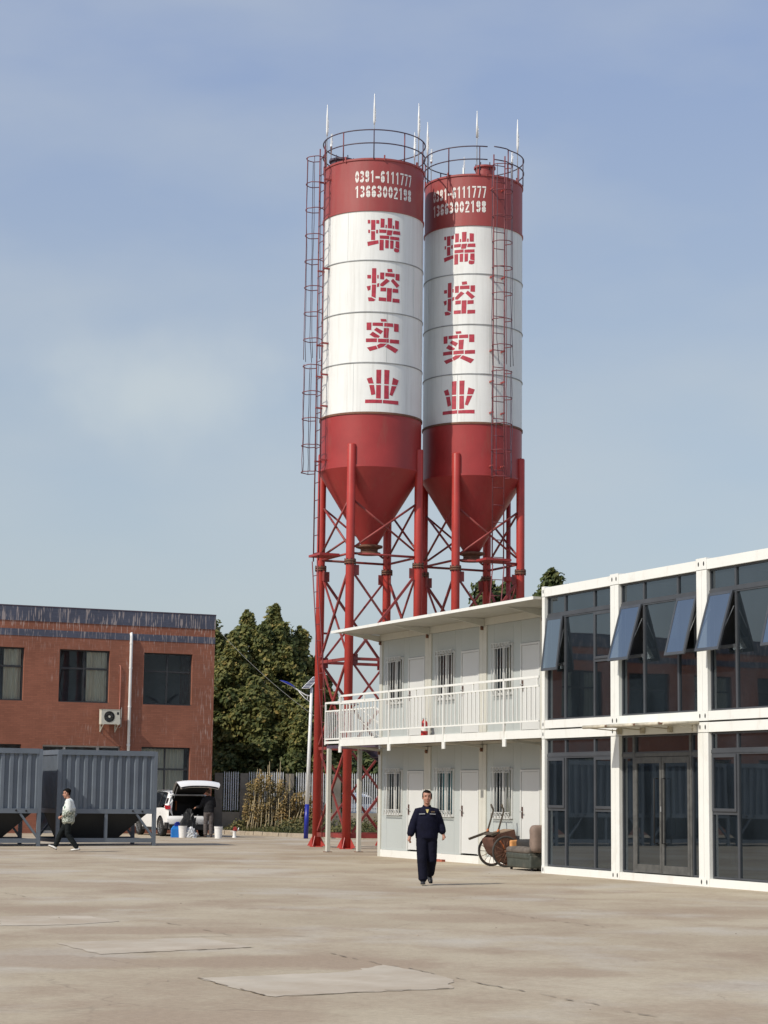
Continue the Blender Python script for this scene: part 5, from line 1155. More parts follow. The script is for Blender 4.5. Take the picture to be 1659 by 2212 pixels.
# ------------------------------------------------------------------ kerb, verge, fence
m_verge = pm('verge_soil', (.10, .085, .055), .95, var=.4, scale=1.2, dirt=(.05, .07, .025), dirt_amt=.8, dirt_scale=1.5, dpos=(.4, .6), spec=.1)
kp = [(-6.95, 82.4), (-6.6, 81.0), (-5.3, 79.9), (-4.2, 78.2), (-3.2, 76.5), (-2.1, 75.4), (-.6, 74.6), (1.6, 74.4), (5.0, 75.6), (12, 78.8)]
def along(poly, step):
    out = []; 
    for a, b in zip(poly, poly[1:]):
        L_ = hypot(b[0]-a[0], b[1]-a[1]); k = 0; n_ = max(1, round(L_/step))
        for i in range(n_): out.append(((a[0]+(b[0]-a[0])*i/n_, a[1]+(b[1]-a[1])*i/n_), (a[0]+(b[0]-a[0])*(i+1)/n_, a[1]+(b[1]-a[1])*(i+1)/n_)))
    return out
kerb = empty('kerb', (0, 0, 0)); tag(kerb, kind='structure')
m_kerb = pm('worn_concrete_kerb', (.36, .31, .24), .9, var=.2, scale=3, dirt=(.15, .11, .08), dirt_amt=.7, dirt_scale=3, spec=.2)
for a, b in along(kp[1:], .62):
    d = Vector((b[0]-a[0], b[1]-a[1], 0)); L_ = d.length; d.normalize(); n_ = Vector((-d.y, d.x, 0)); h = .15+rnd.uniform(-.03, .02); j = rnd.uniform(-.02, .02)
    a3 = Vector((a[0], a[1], 0))+n_*j+d*.01; b3 = Vector((b[0], b[1], 0))+n_*(j+rnd.uniform(-.015, .015))-d*.01
    w = n_*.17; t = rnd.uniform(-.015, .015)
    MB().add([tuple(a3), tuple(b3), tuple(b3+w), tuple(a3+w), tuple(a3+Vector((0,0,h))+n_*.02), tuple(b3+Vector((0,0,h+t))+n_*.02), tuple(b3+w+Vector((0,0,h+t))), tuple(a3+w+Vector((0,0,h)))],
             [(0,3,2,1),(4,5,6,7),(0,1,5,4),(1,2,6,5),(2,3,7,6),(3,0,4,7)]).build('kerb_stone', m_kerb, kerb)
vg = [(x+(.1 if i < 5 else 0), y+.14) for i, (x, y) in enumerate(kp)]+[(14, 120), (-6.6, 120), (-6.6, 82.6)]
s = MB(); s.add([(x, y, .11) for x, y in vg], [tuple(range(len(vg)))]); tag(s.build('verge', m_verge), kind='structure')

# fence: low wall, pillars, pickets; runs parallel to the brick facade
FZ = Vector((-6.7, 82.5, 0)); FD = Vector((.988, .156, 0)).normalized(); FN = Vector((-FD.y, FD.x, 0)); FL = 19.0
fa = math.atan2(FD.y, FD.x)
fn = empty('picket_fence', tuple(FZ), fa); tag(fn, 'pale steel picket fence on a low wall with concrete pillars behind the verge', 'fence')
m_pick = pm('weathered_grey_picket', (.62, .63, .64), .5, var=.15, scale=3); m_fdark = pm('black_fence_rail', (.02, .022, .03), .5)
m_pil = pm('stained_concrete_pillar', (.20, .18, .15), .9, var=.25, scale=2, dirt=(.08, .07, .05), dirt_amt=.7, dirt_scale=2)
m_lwall = pm('low_rendered_wall', (.34, .29, .22), .9, var=.2, scale=1.5, dirt=(.13, .11, .08), dirt_amt=.7, dirt_scale=1.2)
MB().box(-.0, FL, -.1, .1, .1, .86).build('low_wall', m_lwall, fn)
pil = [.12, 1.15, 3.02, 4.95, 7.0, 9.2, 11.4, 13.6, 15.8, 18.0]
for x in pil: MB().box(x-.16, x+.16, -.14, .14, .1, 2.42).build('pillar', m_pil, fn)
for a, b in zip(pil, pil[1:]):
    for z in (1.02, 2.02, 2.16): MB().box(a+.165, b-.165, -.025, .025, z, z+.035).build('fence_rail', m_fdark, fn)
    MB().box((a+b)/2-.03, (a+b)/2+.03, -.03, .03, .86, 2.3).build('fence_post', m_fdark, fn)
x = .35; pk = MB().box(-.02, .02, -.036, -.028, .92, 2.42).add([(-.02, -.036, 2.42), (.02, -.036, 2.42), (0, -.032, 2.5)], [(0,1,2)])
p0 = pk.build('picket', m_pick, fn); first = True
while x < 17.8:
    if all(abs(x-q) > .19 for q in pil):
        if first: p0.location = (x, 0, 0); first = False
        else:
            c = p0.copy(); COL.objects.link(c); c.parent = fn; c.location = (x, 0, rnd.uniform(-.01, .01))
    x += .092

# ------------------------------------------------------------------ foliage
def leaf_mat(name, stops, rough=.6, trans=.25):
    m, nt, b, o = nodes(name); L = nt.links
    ge = nt.nodes.new('ShaderNodeNewGeometry'); r = nt.nodes.new('ShaderNodeValToRGB'); e = r.color_ramp.elements
    while len(e) < len(stops): e.new(.5)
    for i, (p_, c) in enumerate(stops): e[i].position = p_; e[i].color = (*c, 1)
    L.new(ge.outputs['Random Per Island'], r.inputs['Fac'])
    n = noise(nt, .45, 3, .6); f = ramp(nt, n.outputs['Fac'], [(.35, (.74, .82, .80)), (.65, (1.22, 1.1, .95))]).outputs['Color']
    c = mixc(nt, 1.0, r.outputs['Color'], f, 'MULTIPLY'); L.new(c, b.inputs['Base Color']); b.inputs['Roughness'].default_value = rough; b.inputs['Specular IOR Level'].default_value = .3
    tl = nt.nodes.new('ShaderNodeBsdfTranslucent'); L.new(c, tl.inputs['Color']); mx_ = nt.nodes.new('ShaderNodeMixShader'); mx_.inputs['Fac'].default_value = trans
    L.new(b.outputs[0], mx_.inputs[1]); L.new(tl.outputs[0], mx_.inputs[2]); L.new(mx_.outputs[0], o.inputs['Surface']); return m
m_leaf = leaf_mat('autumn_olive_leaves', [(0, (.080, .108, .042)), (.4, (.155, .18, .066)), (.72, (.24, .245, .088)), (.90, (.33, .32, .12)), (1, (.46, .36, .14))], .6, .5)
m_leaf2 = leaf_mat('dark_green_leaves', [(0, (.035, .055, .02)), (.6, (.075, .10, .035)), (1, (.15, .16, .055))])
m_leafdry = leaf_mat('dry_vine_leaves', [(0, (.13, .115, .05)), (.4, (.26, .205, .105)), (.8, (.38, .29, .15)), (1, (.5, .34, .12))], .7, .35)
m_bark = pm('grey_brown_bark', (.10, .085, .065), .95, var=.3, scale=4, stretch=(3, 3, .6), bmp=.3, bscale=10)
def leaves(npr, centers, radii, per, size, name, mat, par, up=.35, zmin=None):
    """many small folded leaf faces spread near the outside of clumps"""
    C_ = np.repeat(centers, per, axis=0); R_ = np.repeat(radii, per)
    n = len(C_); d = npr.normal(size=(n, 3)); d /= np.linalg.norm(d, axis=1)[:, None]
    rr = R_*(npr.uniform(.12, 1.75, n)**.62); P = C_+d*rr[:, None]*np.array([1, 1, 1.15])
    if zmin is not None: P[:, 2] = np.maximum(P[:, 2], zmin+npr.uniform(0, .2, n))
    nrm = d*.8+npr.normal(size=(n, 3))*.55-np.array(trav)*.75; nrm[:, 2] += up*.4; nrm /= np.linalg.norm(nrm, axis=1)[:, None]
    t = np.cross(nrm, npr.normal(size=(n, 3))); t /= np.linalg.norm(t, axis=1)[:, None]; b = np.cross(nrm, t)
    s_ = size*npr.uniform(.6, 1.3, n)[:, None]
    v = np.stack([P-t*s_*.5, P+b*s_*.36+nrm*s_*.1, P+t*s_*.62, P-b*s_*.36+nrm*s_*.1], 1).reshape(-1, 3)
    idx = np.arange(n)*4; f = np.stack([idx, idx+1, idx+2, idx, idx+2, idx+3], 1).reshape(-1, 3)
    me = bpy.data.meshes.new(name); me.vertices.add(len(v)); me.vertices.foreach_set('co', v.ravel())
    me.loops.add(f.size); me.loops.foreach_set('vertex_index', f.ravel().astype(np.int32)); me.polygons.add(len(f))
    me.polygons.foreach_set('loop_start', (np.arange(len(f))*3).astype(np.int32)); me.update(calc_edges=True)
    me.materials.append(mat); return link(name, me, par)
def make_tree(loc, h, w, seed, label, spires=1, base=.6, mat=None, per=170, size=.21, group=None, taper=.55):
    npr = np.random.default_rng(seed); r2 = random.Random(seed)
    t = empty('broadleaf_tree', (*loc, 0)); tag(t, label, 'tree', group)
    MB().tube([(0, 0, 0), (.05, 0, h*.3), (-.04, .05, h*.62), (0, 0, h*.9)], [.02*h+.03, .016*h, .010*h, .02], 9).build('trunk', m_bark, t)
    cs = []; rs = []
    sp = [(r2.uniform(-.28, .28)*w if k else 0, r2.uniform(-.2, .2)*w if k else 0, h*(1-(.09*k if k else 0)*r2.uniform(.6, 1.4))) for k in range(spires)]
    nclump = int(h*w*6.5)
    for i in range(nclump):
        sx, sy, sh = sp[i % spires]; z = base+(sh-base)*(r2.random()**.85)
        fz = (z-base)/(sh-base); rad = w*.54*(1-fz**2.6)*(taper+(1-taper)*min(1, fz*3+.4)) if fz > .15 else w*.46
        rad = max(.12, rad*(1-abs(sx)/w)); a = r2.uniform(0, 2*pi); q = rad*math.sqrt(r2.uniform(.35, 1))
        cs.append((sx*min(1, fz*2)+q*cos(a), sy+q*sin(a), z)); rs.append(r2.uniform(.30, .56)*(1-.45*fz))
    for k, (sx, sy, sh) in enumerate(sp):
        for j in range(9): cs.append((sx+r2.uniform(-.07, .07), sy, sh+.25-j*.15)); rs.append(.04+.032*j)
        for j in range(7): a = r2.uniform(0, 6.28); q = r2.uniform(.2, .45)*w; cs.append((sx*.8+q*cos(a), sy+q*sin(a), sh-(.9+q*1.4)*r2.uniform(.7, 1.2))); rs.append(.15)
    br = MB()
    for i in range(0, len(cs), 6):
        c = cs[i]; z0 = max(.5, c[2]*.62); br.tube([(0, 0, z0), (c[0]*.5, c[1]*.5, (z0+c[2])/2-.1), c], [.05, .035, .012], 5)
    br.build('limbs', m_bark, t)
    o = leaves(npr, np.array(cs), np.array(rs), per, size, 'crown', mat or m_leaf, t)
    return t
G1 = 'trees beyond the fence'
make_tree((-8.3, 97.5), 9.6, 3.8, 1, 'olive green tree rising just behind the corner of the brick building', 2, group=G1)
make_tree((-7.0, 94.5), 8.8, 3.0, 9, 'lower olive tree between the brick building corner and the tall spires', 2, group=G1)
make_tree((-6.5, 96), 9.95, 3.4, 2, 'tall pointed olive green tree, left of the two tall crowns beyond the fence', 2, group=G1)
make_tree((-5.15, 96.4), 10.3, 4.0, 3, 'tallest broad olive green tree in the group beyond the fence', 4, group=G1)
make_tree((-4.0, 97.2), 9.3, 3.2, 4, 'shorter yellowing tree directly behind the solar lamp', 3, group=G1)
make_tree((-3.2, 97), 7.9, 2.6, 5, 'lowest yellowing tree of the group, beside the red silo leg', 3, group=G1)
make_tree((-5.9, 93.5), 6.6, 4.4, 6, 'bushy yellow green tree in front of the tall crowns', 2, group=G1)
make_tree((-3.7, 93.2), 5.8, 3.4, 16, 'bushy olive tree low behind the lamp pole', 2, group=G1)
G2 = 'trees behind the cabin block'
make_tree((4.35, 85), 10.6, 2.6, 21, 'green tree top showing above the cabin roof between the silo legs, left of the two', 3, mat=m_leaf2, size=.26, group=G2, base=5, per=110)
make_tree((5.3, 85.6), 10.4, 2.4, 22, 'green tree top showing above the cabin roof at the right silo leg', 3, mat=m_leaf2, size=.26, group=G2, base=5, per=110)
make_tree((6.75, 80), 10.3, 2.6, 23, 'green tree top showing above the roof corner of the glass office', 3, mat=m_leaf2, size=.26, group=G2, base=5, per=110)
for i, (x, y, h) in enumerate([(-.6, 128, 4.6), (1.6, 130, 5.2), (-2.8, 126, 4.4)]):
    make_tree((x, y), h, 4.2, 31+i, ['distant low green tree seen between the silo legs below the balcony landing', 'distant low green tree beyond the fence under the balcony end', 'distant low green tree left of the front silo leg'][i], 2, mat=m_leaf2, size=.3, per=60, group='distant trees beyond the car park')
# trees out of frame to the right, mirrored in the brick building's windows
for i, (x, y, h) in enumerate([(20, 74, 11), (28, 66, 12), (36, 60, 12)]):
    make_tree((x, y), h, 9, 41+i, 'large green tree standing behind the office block out of view', 3, mat=m_leaf2, size=.5, per=40, group='trees behind the office block')
# distant building band
far = empty('distant_building', (-1.5, 190, 0)); tag(far, 'distant low pale building with a pinkish wall seen between the silo legs', 'building')
MB().box(-12, 14, 0, 10, 0, 5.6).build('wall', pm('pinkish_render', (.45, .33, .28), .9, var=.1), far); MB().box(-12.3, 14.3, -.3, 10.3, 5.6, 5.9).build('roof', m_kerb, far)
for k in range(8):
    MB().box(-10+k*3, -8.6+k*3, -.03, 0, 3.2, 4.6).build('window', m_sill, far)

# verge growth: vines and dry stalks on the fence
npr = np.random.default_rng(77)
def FP(x, y, z): return FZ+FD*x+FN*y+Vector((0, 0, z))
cs = []; rs = []
for i in range(210):
    x = npr.uniform(1.1, 4.1); hmax = 2.3-.55*abs(x-1.9); z = npr.uniform(.15, max(.4, hmax)); p_ = FP(x, npr.uniform(-1.3, -.25), z); cs += [tuple(p_), tuple(p_+Vector((0, .02, .12))), tuple(p_+Vector((.02, 0, .24)))]; rs += [npr.uniform(.05, .13)]*3
tag(leaves(npr, np.array(cs), np.array(rs), 12, .085, 'dry_vines', m_leafdry, None), kind='stuff')
cs = []; rs = []
for i in range(260):
    x = npr.uniform(.2, 9.5); y = npr.uniform(-8, -.3); z = npr.uniform(.05, .5 if y > -3 else .22); p_ = FP(x, y, z)
    cs.append(tuple(p_)); rs.append(npr.uniform(.12, .3))
cs = np.array(cs); rs = np.array(rs)
def inside(x, y):
    c = False; j = len(vg)-1
    for i in range(len(vg)):
        (xi, yi), (xj, yj) = vg[i], vg[j]
        if (yi > y) != (yj > y) and x < (xj-xi)*(y-yi)/(yj-yi)+xi: c = not c
        j = i
    return c
keep = np.array([inside(c[0]-.25, c[1]-.35) and inside(c[0]+.3, c[1]) for c in cs]); 
tag(leaves(npr, cs[keep], rs[keep], 60, .11, 'weeds', leaf_mat('verge_weeds', [(0, (.05, .06, .025)), (.6, (.11, .115, .045)), (1, (.24, .2, .09))]), None, zmin=.1), kind='stuff')
# grass blades on the verge
nb = 26000; gx = npr.uniform(-7, 4, nb); gy = npr.uniform(74.5, 83, nb); kp_ = np.array([inside(a, b) for a, b in zip(gx, gy)]); gx = gx[kp_]; gy = gy[kp_]; n_ = len(gx)
hh = npr.uniform(.06, .26, n_); an = npr.uniform(0, 6.28, n_); lean = npr.normal(0, .07, (n_, 2)); w_ = .012
v = np.zeros((n_, 3, 3)); v[:, 0] = np.stack([gx-w_*np.cos(an), gy-w_*np.sin(an), np.full(n_, .1)], 1); v[:, 1] = np.stack([gx+w_*np.cos(an), gy+w_*np.sin(an), np.full(n_, .1)], 1)
v[:, 2] = np.stack([gx+lean[:, 0], gy+lean[:, 1], .1+hh], 1)
me = bpy.data.meshes.new('grass'); me.from_pydata(v.reshape(-1, 3).tolist(), [], (np.arange(n_*3).reshape(-1, 3)).tolist())
me.materials.append(leaf_mat('verge_grass_blades', [(0, (.04, .06, .02)), (.6, (.09, .10, .035)), (1, (.22, .18, .09))])); tag(link('grass', me), kind='stuff')
m_stalk = pm('dry_cane', (.42, .34, .20), .85, var=.25, scale=4)
for i, (x0, z1, lean_) in enumerate([(2.45, 1.3, .35), (2.65, 2.6, .5), (2.85, 1.9, .5), (3.0, 2.6, .2), (3.2, 1.4, .9), (3.35, 2.75, .25), (3.7, 2.5, -.1), (3.9, 2.9, .3), (4.25, 1.3, 1.2), (4.1, 2.2, .1), (4.6, 2.1, 1.1), (4.9, 1.6, .5), (5.1, 1.9, .6), (3.55, 1.8, .6), (2.5, 2.0, .6), (2.75, 1.6, .3), (3.1, 2.2, .35), (3.5, 2.9, .15), (3.8, 2.2, .3), (4.0, 2.6, .0), (4.45, 2.4, .2), (4.8, 2.2, .9)]):
    x0 = 1.15+(x0-2.45)*.85; lean_ *= .7; a = FP(x0, -1.6+.1*(i % 4), .1); b = FP(x0+lean_*.5, -1.0, z1*.5+.05); c = FP(x0+lean_, -.3, z1)
    o = MB().tube([a, b, c], [.022, .018, .010], 6).build('dry_cane', m_stalk)
    o['label'] = 'bare dry cane leaning on the picket fence among the vines'; o['category'] = 'cane'; o['group'] = 'dry canes leaning on the fence'

# ------------------------------------------------------------------ people
m_skin = pm('skin', (.40, .20, .135), .55, var=.06, scale=8); m_hair = pm('black_hair', (.010, .009, .008), .9, var=.3, scale=20, spec=.05)
m_shoe = pm('black_shoe', (.02, .02, .022), .4, var=.2); m_eye = pm('dark_eye', (.03, .02, .015), .3); m_lip = pm('lip', (.33, .12, .09), .5)
def frames_tube(pts, rad, n=14):
    """closed capsule-like loft through points with (rx, ry) radii"""
    pts = [Vector(p) for p in pts]; rad = [(r, r) if not isinstance(r, tuple) else r for r in rad]
    d0 = (pts[0]-pts[1]).normalized(); d1 = (pts[-1]-pts[-2]).normalized()
    pts = [pts[0]+d0*min(rad[0])*.6]+pts+[pts[-1]+d1*min(rad[-1])*.6]; rad = [(rad[0][0]*.45, rad[0][1]*.45)]+rad+[(rad[-1][0]*.45, rad[-1][1]*.45)]
    vs = []; fs = []; m = len(pts)
    for i, p in enumerate(pts):
        d = (pts[min(i+1, m-1)]-pts[max(i-1, 0)]).normalized(); a = Vector((1, 0, 0)); a = (a-d*a.dot(d))
        a = a.normalized() if a.length > .1 else Vector((0, 1, 0)); b = d.cross(a)
        for k in range(n): t = 2*pi*k/n; vs.append(tuple(p+a*(rad[i][0]*cos(t))+b*(rad[i][1]*sin(t))))
    for i in range(m-1):
        for k in range(n): k2 = (k+1) % n; fs.append((i*n+k, i*n+k2, (i+1)*n+k2, (i+1)*n+k))
    fs.append(tuple(range(n))[::-1]); fs.append(tuple((m-1)*n+k for k in range(n))); return vs, fs
def blob(c, r, n=14, rot=None):
    vs = []; fs = []; c = Vector(c)
    for i in range(n//2+1):
        p_ = -pi/2+pi*i/(n//2)
        for k in range(n):
            t = 2*pi*k/n; q = Vector((r[0]*cos(p_)*cos(t), r[1]*cos(p_)*sin(t), r[2]*sin(p_))); q = rot @ q if rot else q; vs.append(tuple(c+q))
    for i in range(n//2):
        for k in range(n): fs.append((i*n+k, i*n+(k+1) % n, (i+1)*n+(k+1) % n, (i+1)*n+k))
    return vs, fs
def fuse(name, shapes, voxel, mat, par, smooth=4, fold=0, seed=1):
    mb = MB()
    for vs, fs in shapes: mb.add(vs, fs)
    o = mb.build(name, None, None)
    bm = bmesh.new(); bm.from_mesh(o.data); bmesh.ops.remove_doubles(bm, verts=bm.verts, dist=1e-5); bmesh.ops.recalc_face_normals(bm, faces=bm.faces); bm.to_mesh(o.data); bm.free()
    md = o.modifiers.new('r', 'REMESH'); md.mode = 'VOXEL'; md.voxel_size = voxel; md.use_smooth_shade = True
    ms = o.modifiers.new('s', 'SMOOTH'); ms.iterations = smooth; ms.factor = .5
    dg = bpy.context.evaluated_depsgraph_get(); me = bpy.data.meshes.new_from_object(o.evaluated_get(dg)); me.name = name
    bpy.data.objects.remove(o)
    if fold:
        from mathutils import noise as mn
        for v in me.vertices:
            c = v.co; k = mn.noise(Vector((c.x*9+seed, c.y*9, c.z*16)))*.6+mn.noise(Vector((c.x*22, c.y*22+seed, c.z*30)))*.4; v.co = c+v.normal*(k*fold)
    me.polygons.foreach_set('use_smooth', [True]*len(me.polygons)); me.materials.append(mat); return link(name, me, par)
def hand_shapes(wr, d, palm_n, curl=1.0, sgn=1):
    """wr wrist, d direction of the forearm, palm_n palm normal; five separate curled fingers and a thumb"""
    wr = Vector(wr); d = Vector(d).normalized(); pn = Vector(palm_n); pn = (pn-d*pn.dot(d)).normalized(); s = d.cross(pn)*sgn; out = []
    out.append(frames_tube([wr-d*.03, wr+d*.02, wr+d*.075], [.024, (.030, .020), (.036, .017)], 10))
    for k, (off, L_) in enumerate([(-.030, .062), (-.010, .072), (.011, .067), (.030, .052)]):
        b = wr+d*.078+s*off; c1, c2, c3 = .45*curl, 1.15*curl, 1.9*curl
        p1 = b+(d*cos(c1)+pn*sin(c1))*L_*.42; p2 = p1+(d*cos(c2)+pn*sin(c2))*L_*.36; p3 = p2+(d*cos(c3)+pn*sin(c3))*L_*.28
        out.append(frames_tube([b-d*.02, b, p1, p2, p3], [.009, .0095, .009, .0085, .0075], 8))
    b = wr+d*.03-s*.03; out.append(frames_tube([wr+d*.015-s*.015, b, b+(d*.6-s*.5+pn*.5)*.035, b+(d*.75+pn*.6)*.058], [.012, .012, .010, .008], 8)); return out
def head_shapes(c, yaw=0, pitch=0, fat=1.0):
    rot = (Matrix.Rotation(yaw, 3, 'Z') @ Matrix.Rotation(pitch, 3, 'X')); c = Vector(c); P = lambda x, y, z: c+rot @ Vector((x, y, z)); out = []
    out.append(blob(P(0, -.012, .035), (.084*fat, .102, .090), 16, rot)); out.append(blob(P(0, .022, -.038), (.070*fat, .074, .084), 16, rot)); out.append(blob(P(0, .058, -.098), (.038*fat, .032, .028), 12, rot))
    out.append(frames_tube([P(0, .084, .015), P(0, .102, -.012), P(0, .112, -.028)], [.010, .012, .014], 8))
    for s in (-1, 1): out.append(blob(P(.085*s*fat, -.005, -.012), (.012, .022, .034), 8, rot)); out.append(blob(P(.036*s, .07, -.03), (.026, .02, .022), 10, rot)); out.append(blob(P(.03*s, .077, .028), (.025, .012, .008), 8, rot))
    return out, P, rot
def person(loc, rz, label, S):
    r = empty('person', loc, rz); tag(r, label, 'person'); J = S['J']; k = S.get('bulk', 1.0); vx = .0085
    hs, P, rot = head_shapes(J['head'], S.get('yaw', 0), S.get('pitch', 0), S.get('fat', 1)); sh = list(hs)
    neck = Vector(J['neck']); pel = Vector(J['pelvis']); chest = Vector(J['chest'])
    sh.append(frames_tube([neck-Vector((0, .0, .05)), neck, P(0, -.02, -.05)], [.062, .056, .056]))
    sh.append(frames_tube([pel-Vector((0, 0, .04)), pel+Vector((0, 0, .08)), (pel+chest)/2, chest, neck-Vector((0, 0, .05))], [(.15, .10), (.15, .105), (.14, .10), (.165, .11), (.09, .07)]))
    for s, sfx in ((1, 'R'), (-1, 'L')):
        S_, E, Wr = (Vector(J[n+sfx]) for n in ('sho', 'elb', 'wri')); d = (Wr-E).normalized()
        sh.append(frames_tube([S_, (S_+E)/2, E, (E+Wr)/2, Wr], [.052, .044, .036, .034, .025])); sh += hand_shapes(Wr, d, S['palm'+sfx], S.get('curl', 1), s)
        Hp, Kn, An = (Vector(J[n+sfx]) for n in ('hip', 'kne', 'ank')); sh.append(frames_tube([Hp, (Hp+Kn)/2, Kn, (Kn+An)/2, An], [.08, .07, .052, .050, .035]))
    body = fuse('body', sh, vx, m_skin, r, 2)
    # hair
    hr = [blob(P(0, -.034, .056), (.091, .098, .088), 16, rot)]
    if S.get('hair', 'full') != 'bald':
        if S['hair'] == 'receding':
            hr = [blob(P(0, -.042, .052), (.093, .088, .090), 16, rot), blob(P(0, .002, .100), (.062, .084, .036), 14, rot)]+[blob(P(.080*s, -.008, .03), (.016, .048, .052), 10, rot) for s in (-1, 1)]
        else: hr += [blob(P(0, .03, .092), (.066, .062, .034), 12, rot), blob(P(0, -.065, -.0), (.07, .045, .07), 12, rot)]+[blob(P(.072*s, .0, .02), (.014, .032, .045), 10, rot) for s in (-1, 1)]
        fuse('hair', hr, .0075, m_hair if S['hair'] != 'brown' else pm('thin_brown_hair', (.10, .05, .03), .6), r, 1, .006, 3)
    for s in (-1, 1):
        vs, fs = blob(P(.031*s, .087, .008), (.011, .006, .0045), 8, rot); MB().add(vs, fs, True).build('eye', m_eye, r)
        vs, fs = blob(P(.033*s, .091, .034), (.021, .006, .0045), 8, rot); MB().add(vs, fs, True).build('eyebrow', m_hair, r)
    vs, fs = blob(P(0, .096, -.072), (.024, .008, .0065), 8, rot); MB().add(vs, fs, True).build('mouth', m_lip, r)
    # jacket
    jk = []; hem = S['hem']; hw_, hd = S['hemr']
    tz = [(hem, hw_, hd), (hem+.10, hw_*1.02, hd*1.02), (pel.z+.30, hw_*.98, hd), (chest.z, .19*k, .13*k), (chest.z+.09, .155*k, .11*k), (chest.z+.14, .115*k, .09*k), (neck.z-.02, .085, .075)]
    base_xy = lambda z: pel.lerp(chest, max(0, min(1, (z-pel.z)/(chest.z-pel.z))))
    pts = [Vector((base_xy(z).x, base_xy(z).y, z)) for z, a, b in tz]; pts[-1] = Vector((neck.x, neck.y, neck.z-.02)); jk.append(frames_tube(pts, [(a, b) for z, a, b in tz], 24))
    for s, sfx in ((1, 'R'), (-1, 'L')):
        S_, E, Wr = (Vector(J[n+sfx]) for n in ('sho', 'elb', 'wri')); cuff = E.lerp(Wr, S.get('cuff', .88)); sl_ = S.get('sleeve', 1.0)
        inner = Vector((chest.x+.07*s, chest.y, S_.z+.022)); jk.append(frames_tube([inner, S_, (S_+E)/2, E, (E+cuff)/2, cuff], [.07, .076*sl_, .074*sl_, .070*sl_, .066*sl_*S.get('flare', 1), .058*sl_*S.get('flare', 1)]))
    fuse('jacket', jk, .011, S['jacket'], r, 3, S.get('fold', .009), 5)
    # collar
    cl = MB(); n_ = 20; vs = []; fs = []
    for i in range(n_+1):
        t = -pi*.82+pi*1.64*i/n_; x, y = sin(t), -cos(t); vs += [(neck.x+.078*x, neck.y+.07*y, neck.z-.045-.03*(1-cos(t))*.5 if False else neck.z-.045), (neck.x+.074*x, neck.y+.07*y, neck.z+.035-.03*abs(t)/pi), (neck.x+.098*x, neck.y+.09*y, neck.z-.015-.02*abs(t)/pi)]
    for i in range(n_): a = i*3; fs += [(a, a+3, a+4, a+1), (a+1, a+4, a+5, a+2)]
    cl.add(vs, fs, True); cl.build('collar', S.get('collar_m', S['jacket']), r)
    # trousers
    tr = [frames_tube([Vector((pel.x, pel.y, pel.z+.10)), pel, pel-Vector((0, 0, .07))], [(.165*k, .12*k), (.175*k, .13*k), (.17*k, .12*k)], 20)]
    lw = S.get('leg', 1.0)
    for s, sfx in ((1, 'R'), (-1, 'L')):
        Hp, Kn, An = (Vector(J[n+sfx]) for n in ('hip', 'kne', 'ank')); Hm = Kn.lerp(An, .96); tr.append(frames_tube([Hp+Vector((0, 0, .02)), (Hp+Kn)/2, Kn, (Kn+Hm)/2, Hm], [.098*lw, .090*lw, .078*lw, .075*lw, .072*lw]))
    fuse('trousers', tr, .011, S['trousers'], r, 3, S.get('fold', .009)*.9, 8)
    for s, sfx in ((1, 'R'), (-1, 'L')):
        An = Vector(J['ank'+sfx]); d = Vector(S['foot'+sfx]).normalized(); up_ = Vector((0, 0, 1)); up_ = (up_-d*up_.dot(d)).normalized(); heel = An-d*.055-up_*.055
        shp = [frames_tube([heel+up_*.012, An-up_*.045, An+d*.09-up_*.05, An+d*.17-up_*.056], [(.036, .034), (.042, .042), (.046, .033), (.038, .024)], 14), frames_tube([An-up_*.045, An-up_*.0], [.042, .040])]
        sh_ = fuse('shoe', shp, .008, S['shoe'], r, 2)
        sd_ = d.cross(up_).normalized(); q = []
        for t, w in ((-.085, .028), (-.03, .036), (.05, .043), (.13, .044), (.195, .03)): q.append((t, w))
        vs = [tuple(An+d*t+sd_*w-up_*.078) for t, w in q]+[tuple(An+d*t-sd_*w-up_*.078) for t, w in q[::-1]]; n_ = len(vs); vs += [tuple(Vector(v)+up_*.022) for v in vs]
        so_ = MB(); so_.add(vs, [tuple(range(n_)), tuple(range(2*n_-1, n_-1, -1))]+[(i, (i+1) % n_, (i+1) % n_+n_, i+n_) for i in range(n_)]); so_.build('sole', S.get('sole', m_black), sh_)
    return r, P
# 1: man in navy workwear walking to the camera (local +y = facing)
m_navy = pm('navy_work_jacket', (.006, .0065, .018), .85, var=.3, scale=6, spec=.15); m_navy2 = pm('navy_work_trousers', (.006, .0065, .015), .85, var=.3, scale=6, spec=.15)
S = dict(J=dict(head=(0, .035, 1.645), neck=(0, 0, 1.475), chest=(0, 0, 1.30), pelvis=(0, 0, .92),
    shoR=(.165, 0, 1.375), elbR=(.265, .02, 1.12), wriR=(.325, .10, .90), shoL=(-.165, 0, 1.375), elbL=(-.26, -.05, 1.15), wriL=(-.315, .0, .955),
    hipR=(.085, .01, .88), kneR=(.09, .10, .47), ankR=(.07, .14, .10), hipL=(-.09, -.01, .88), kneL=(-.10, .02, .47), ankL=(-.085, -.26, .20)),
    palmR=(-1, .1, 0), palmL=(1, .1, 0), curl=1.25, hair='receding', jacket=m_navy, trousers=m_navy2, shoe=m_shoe, hem=.88, hemr=(.215, .155), bulk=1.12, sleeve=1.14, leg=1.22, fold=.006, flare=1.06,
    footR=(.1, 1, .02), footL=(-.1, .82, -.55), cuff=.80, fat=1.02)
m1, P = person((.85, 37.3, 0), pi+.05, 'middle aged man in dark navy workwear walking towards the camera across the yard', S)
m1.scale = (.965, .965, .965)
m_tr = pm('reflective_trim', (.35, .36, .38), .5)
for s in (-1, 1):
    MB().bar((.045*s, .157, 1.335), (.155*s, .135, 1.33), .012, .014).build('chest_stripe', m_tr, m1)
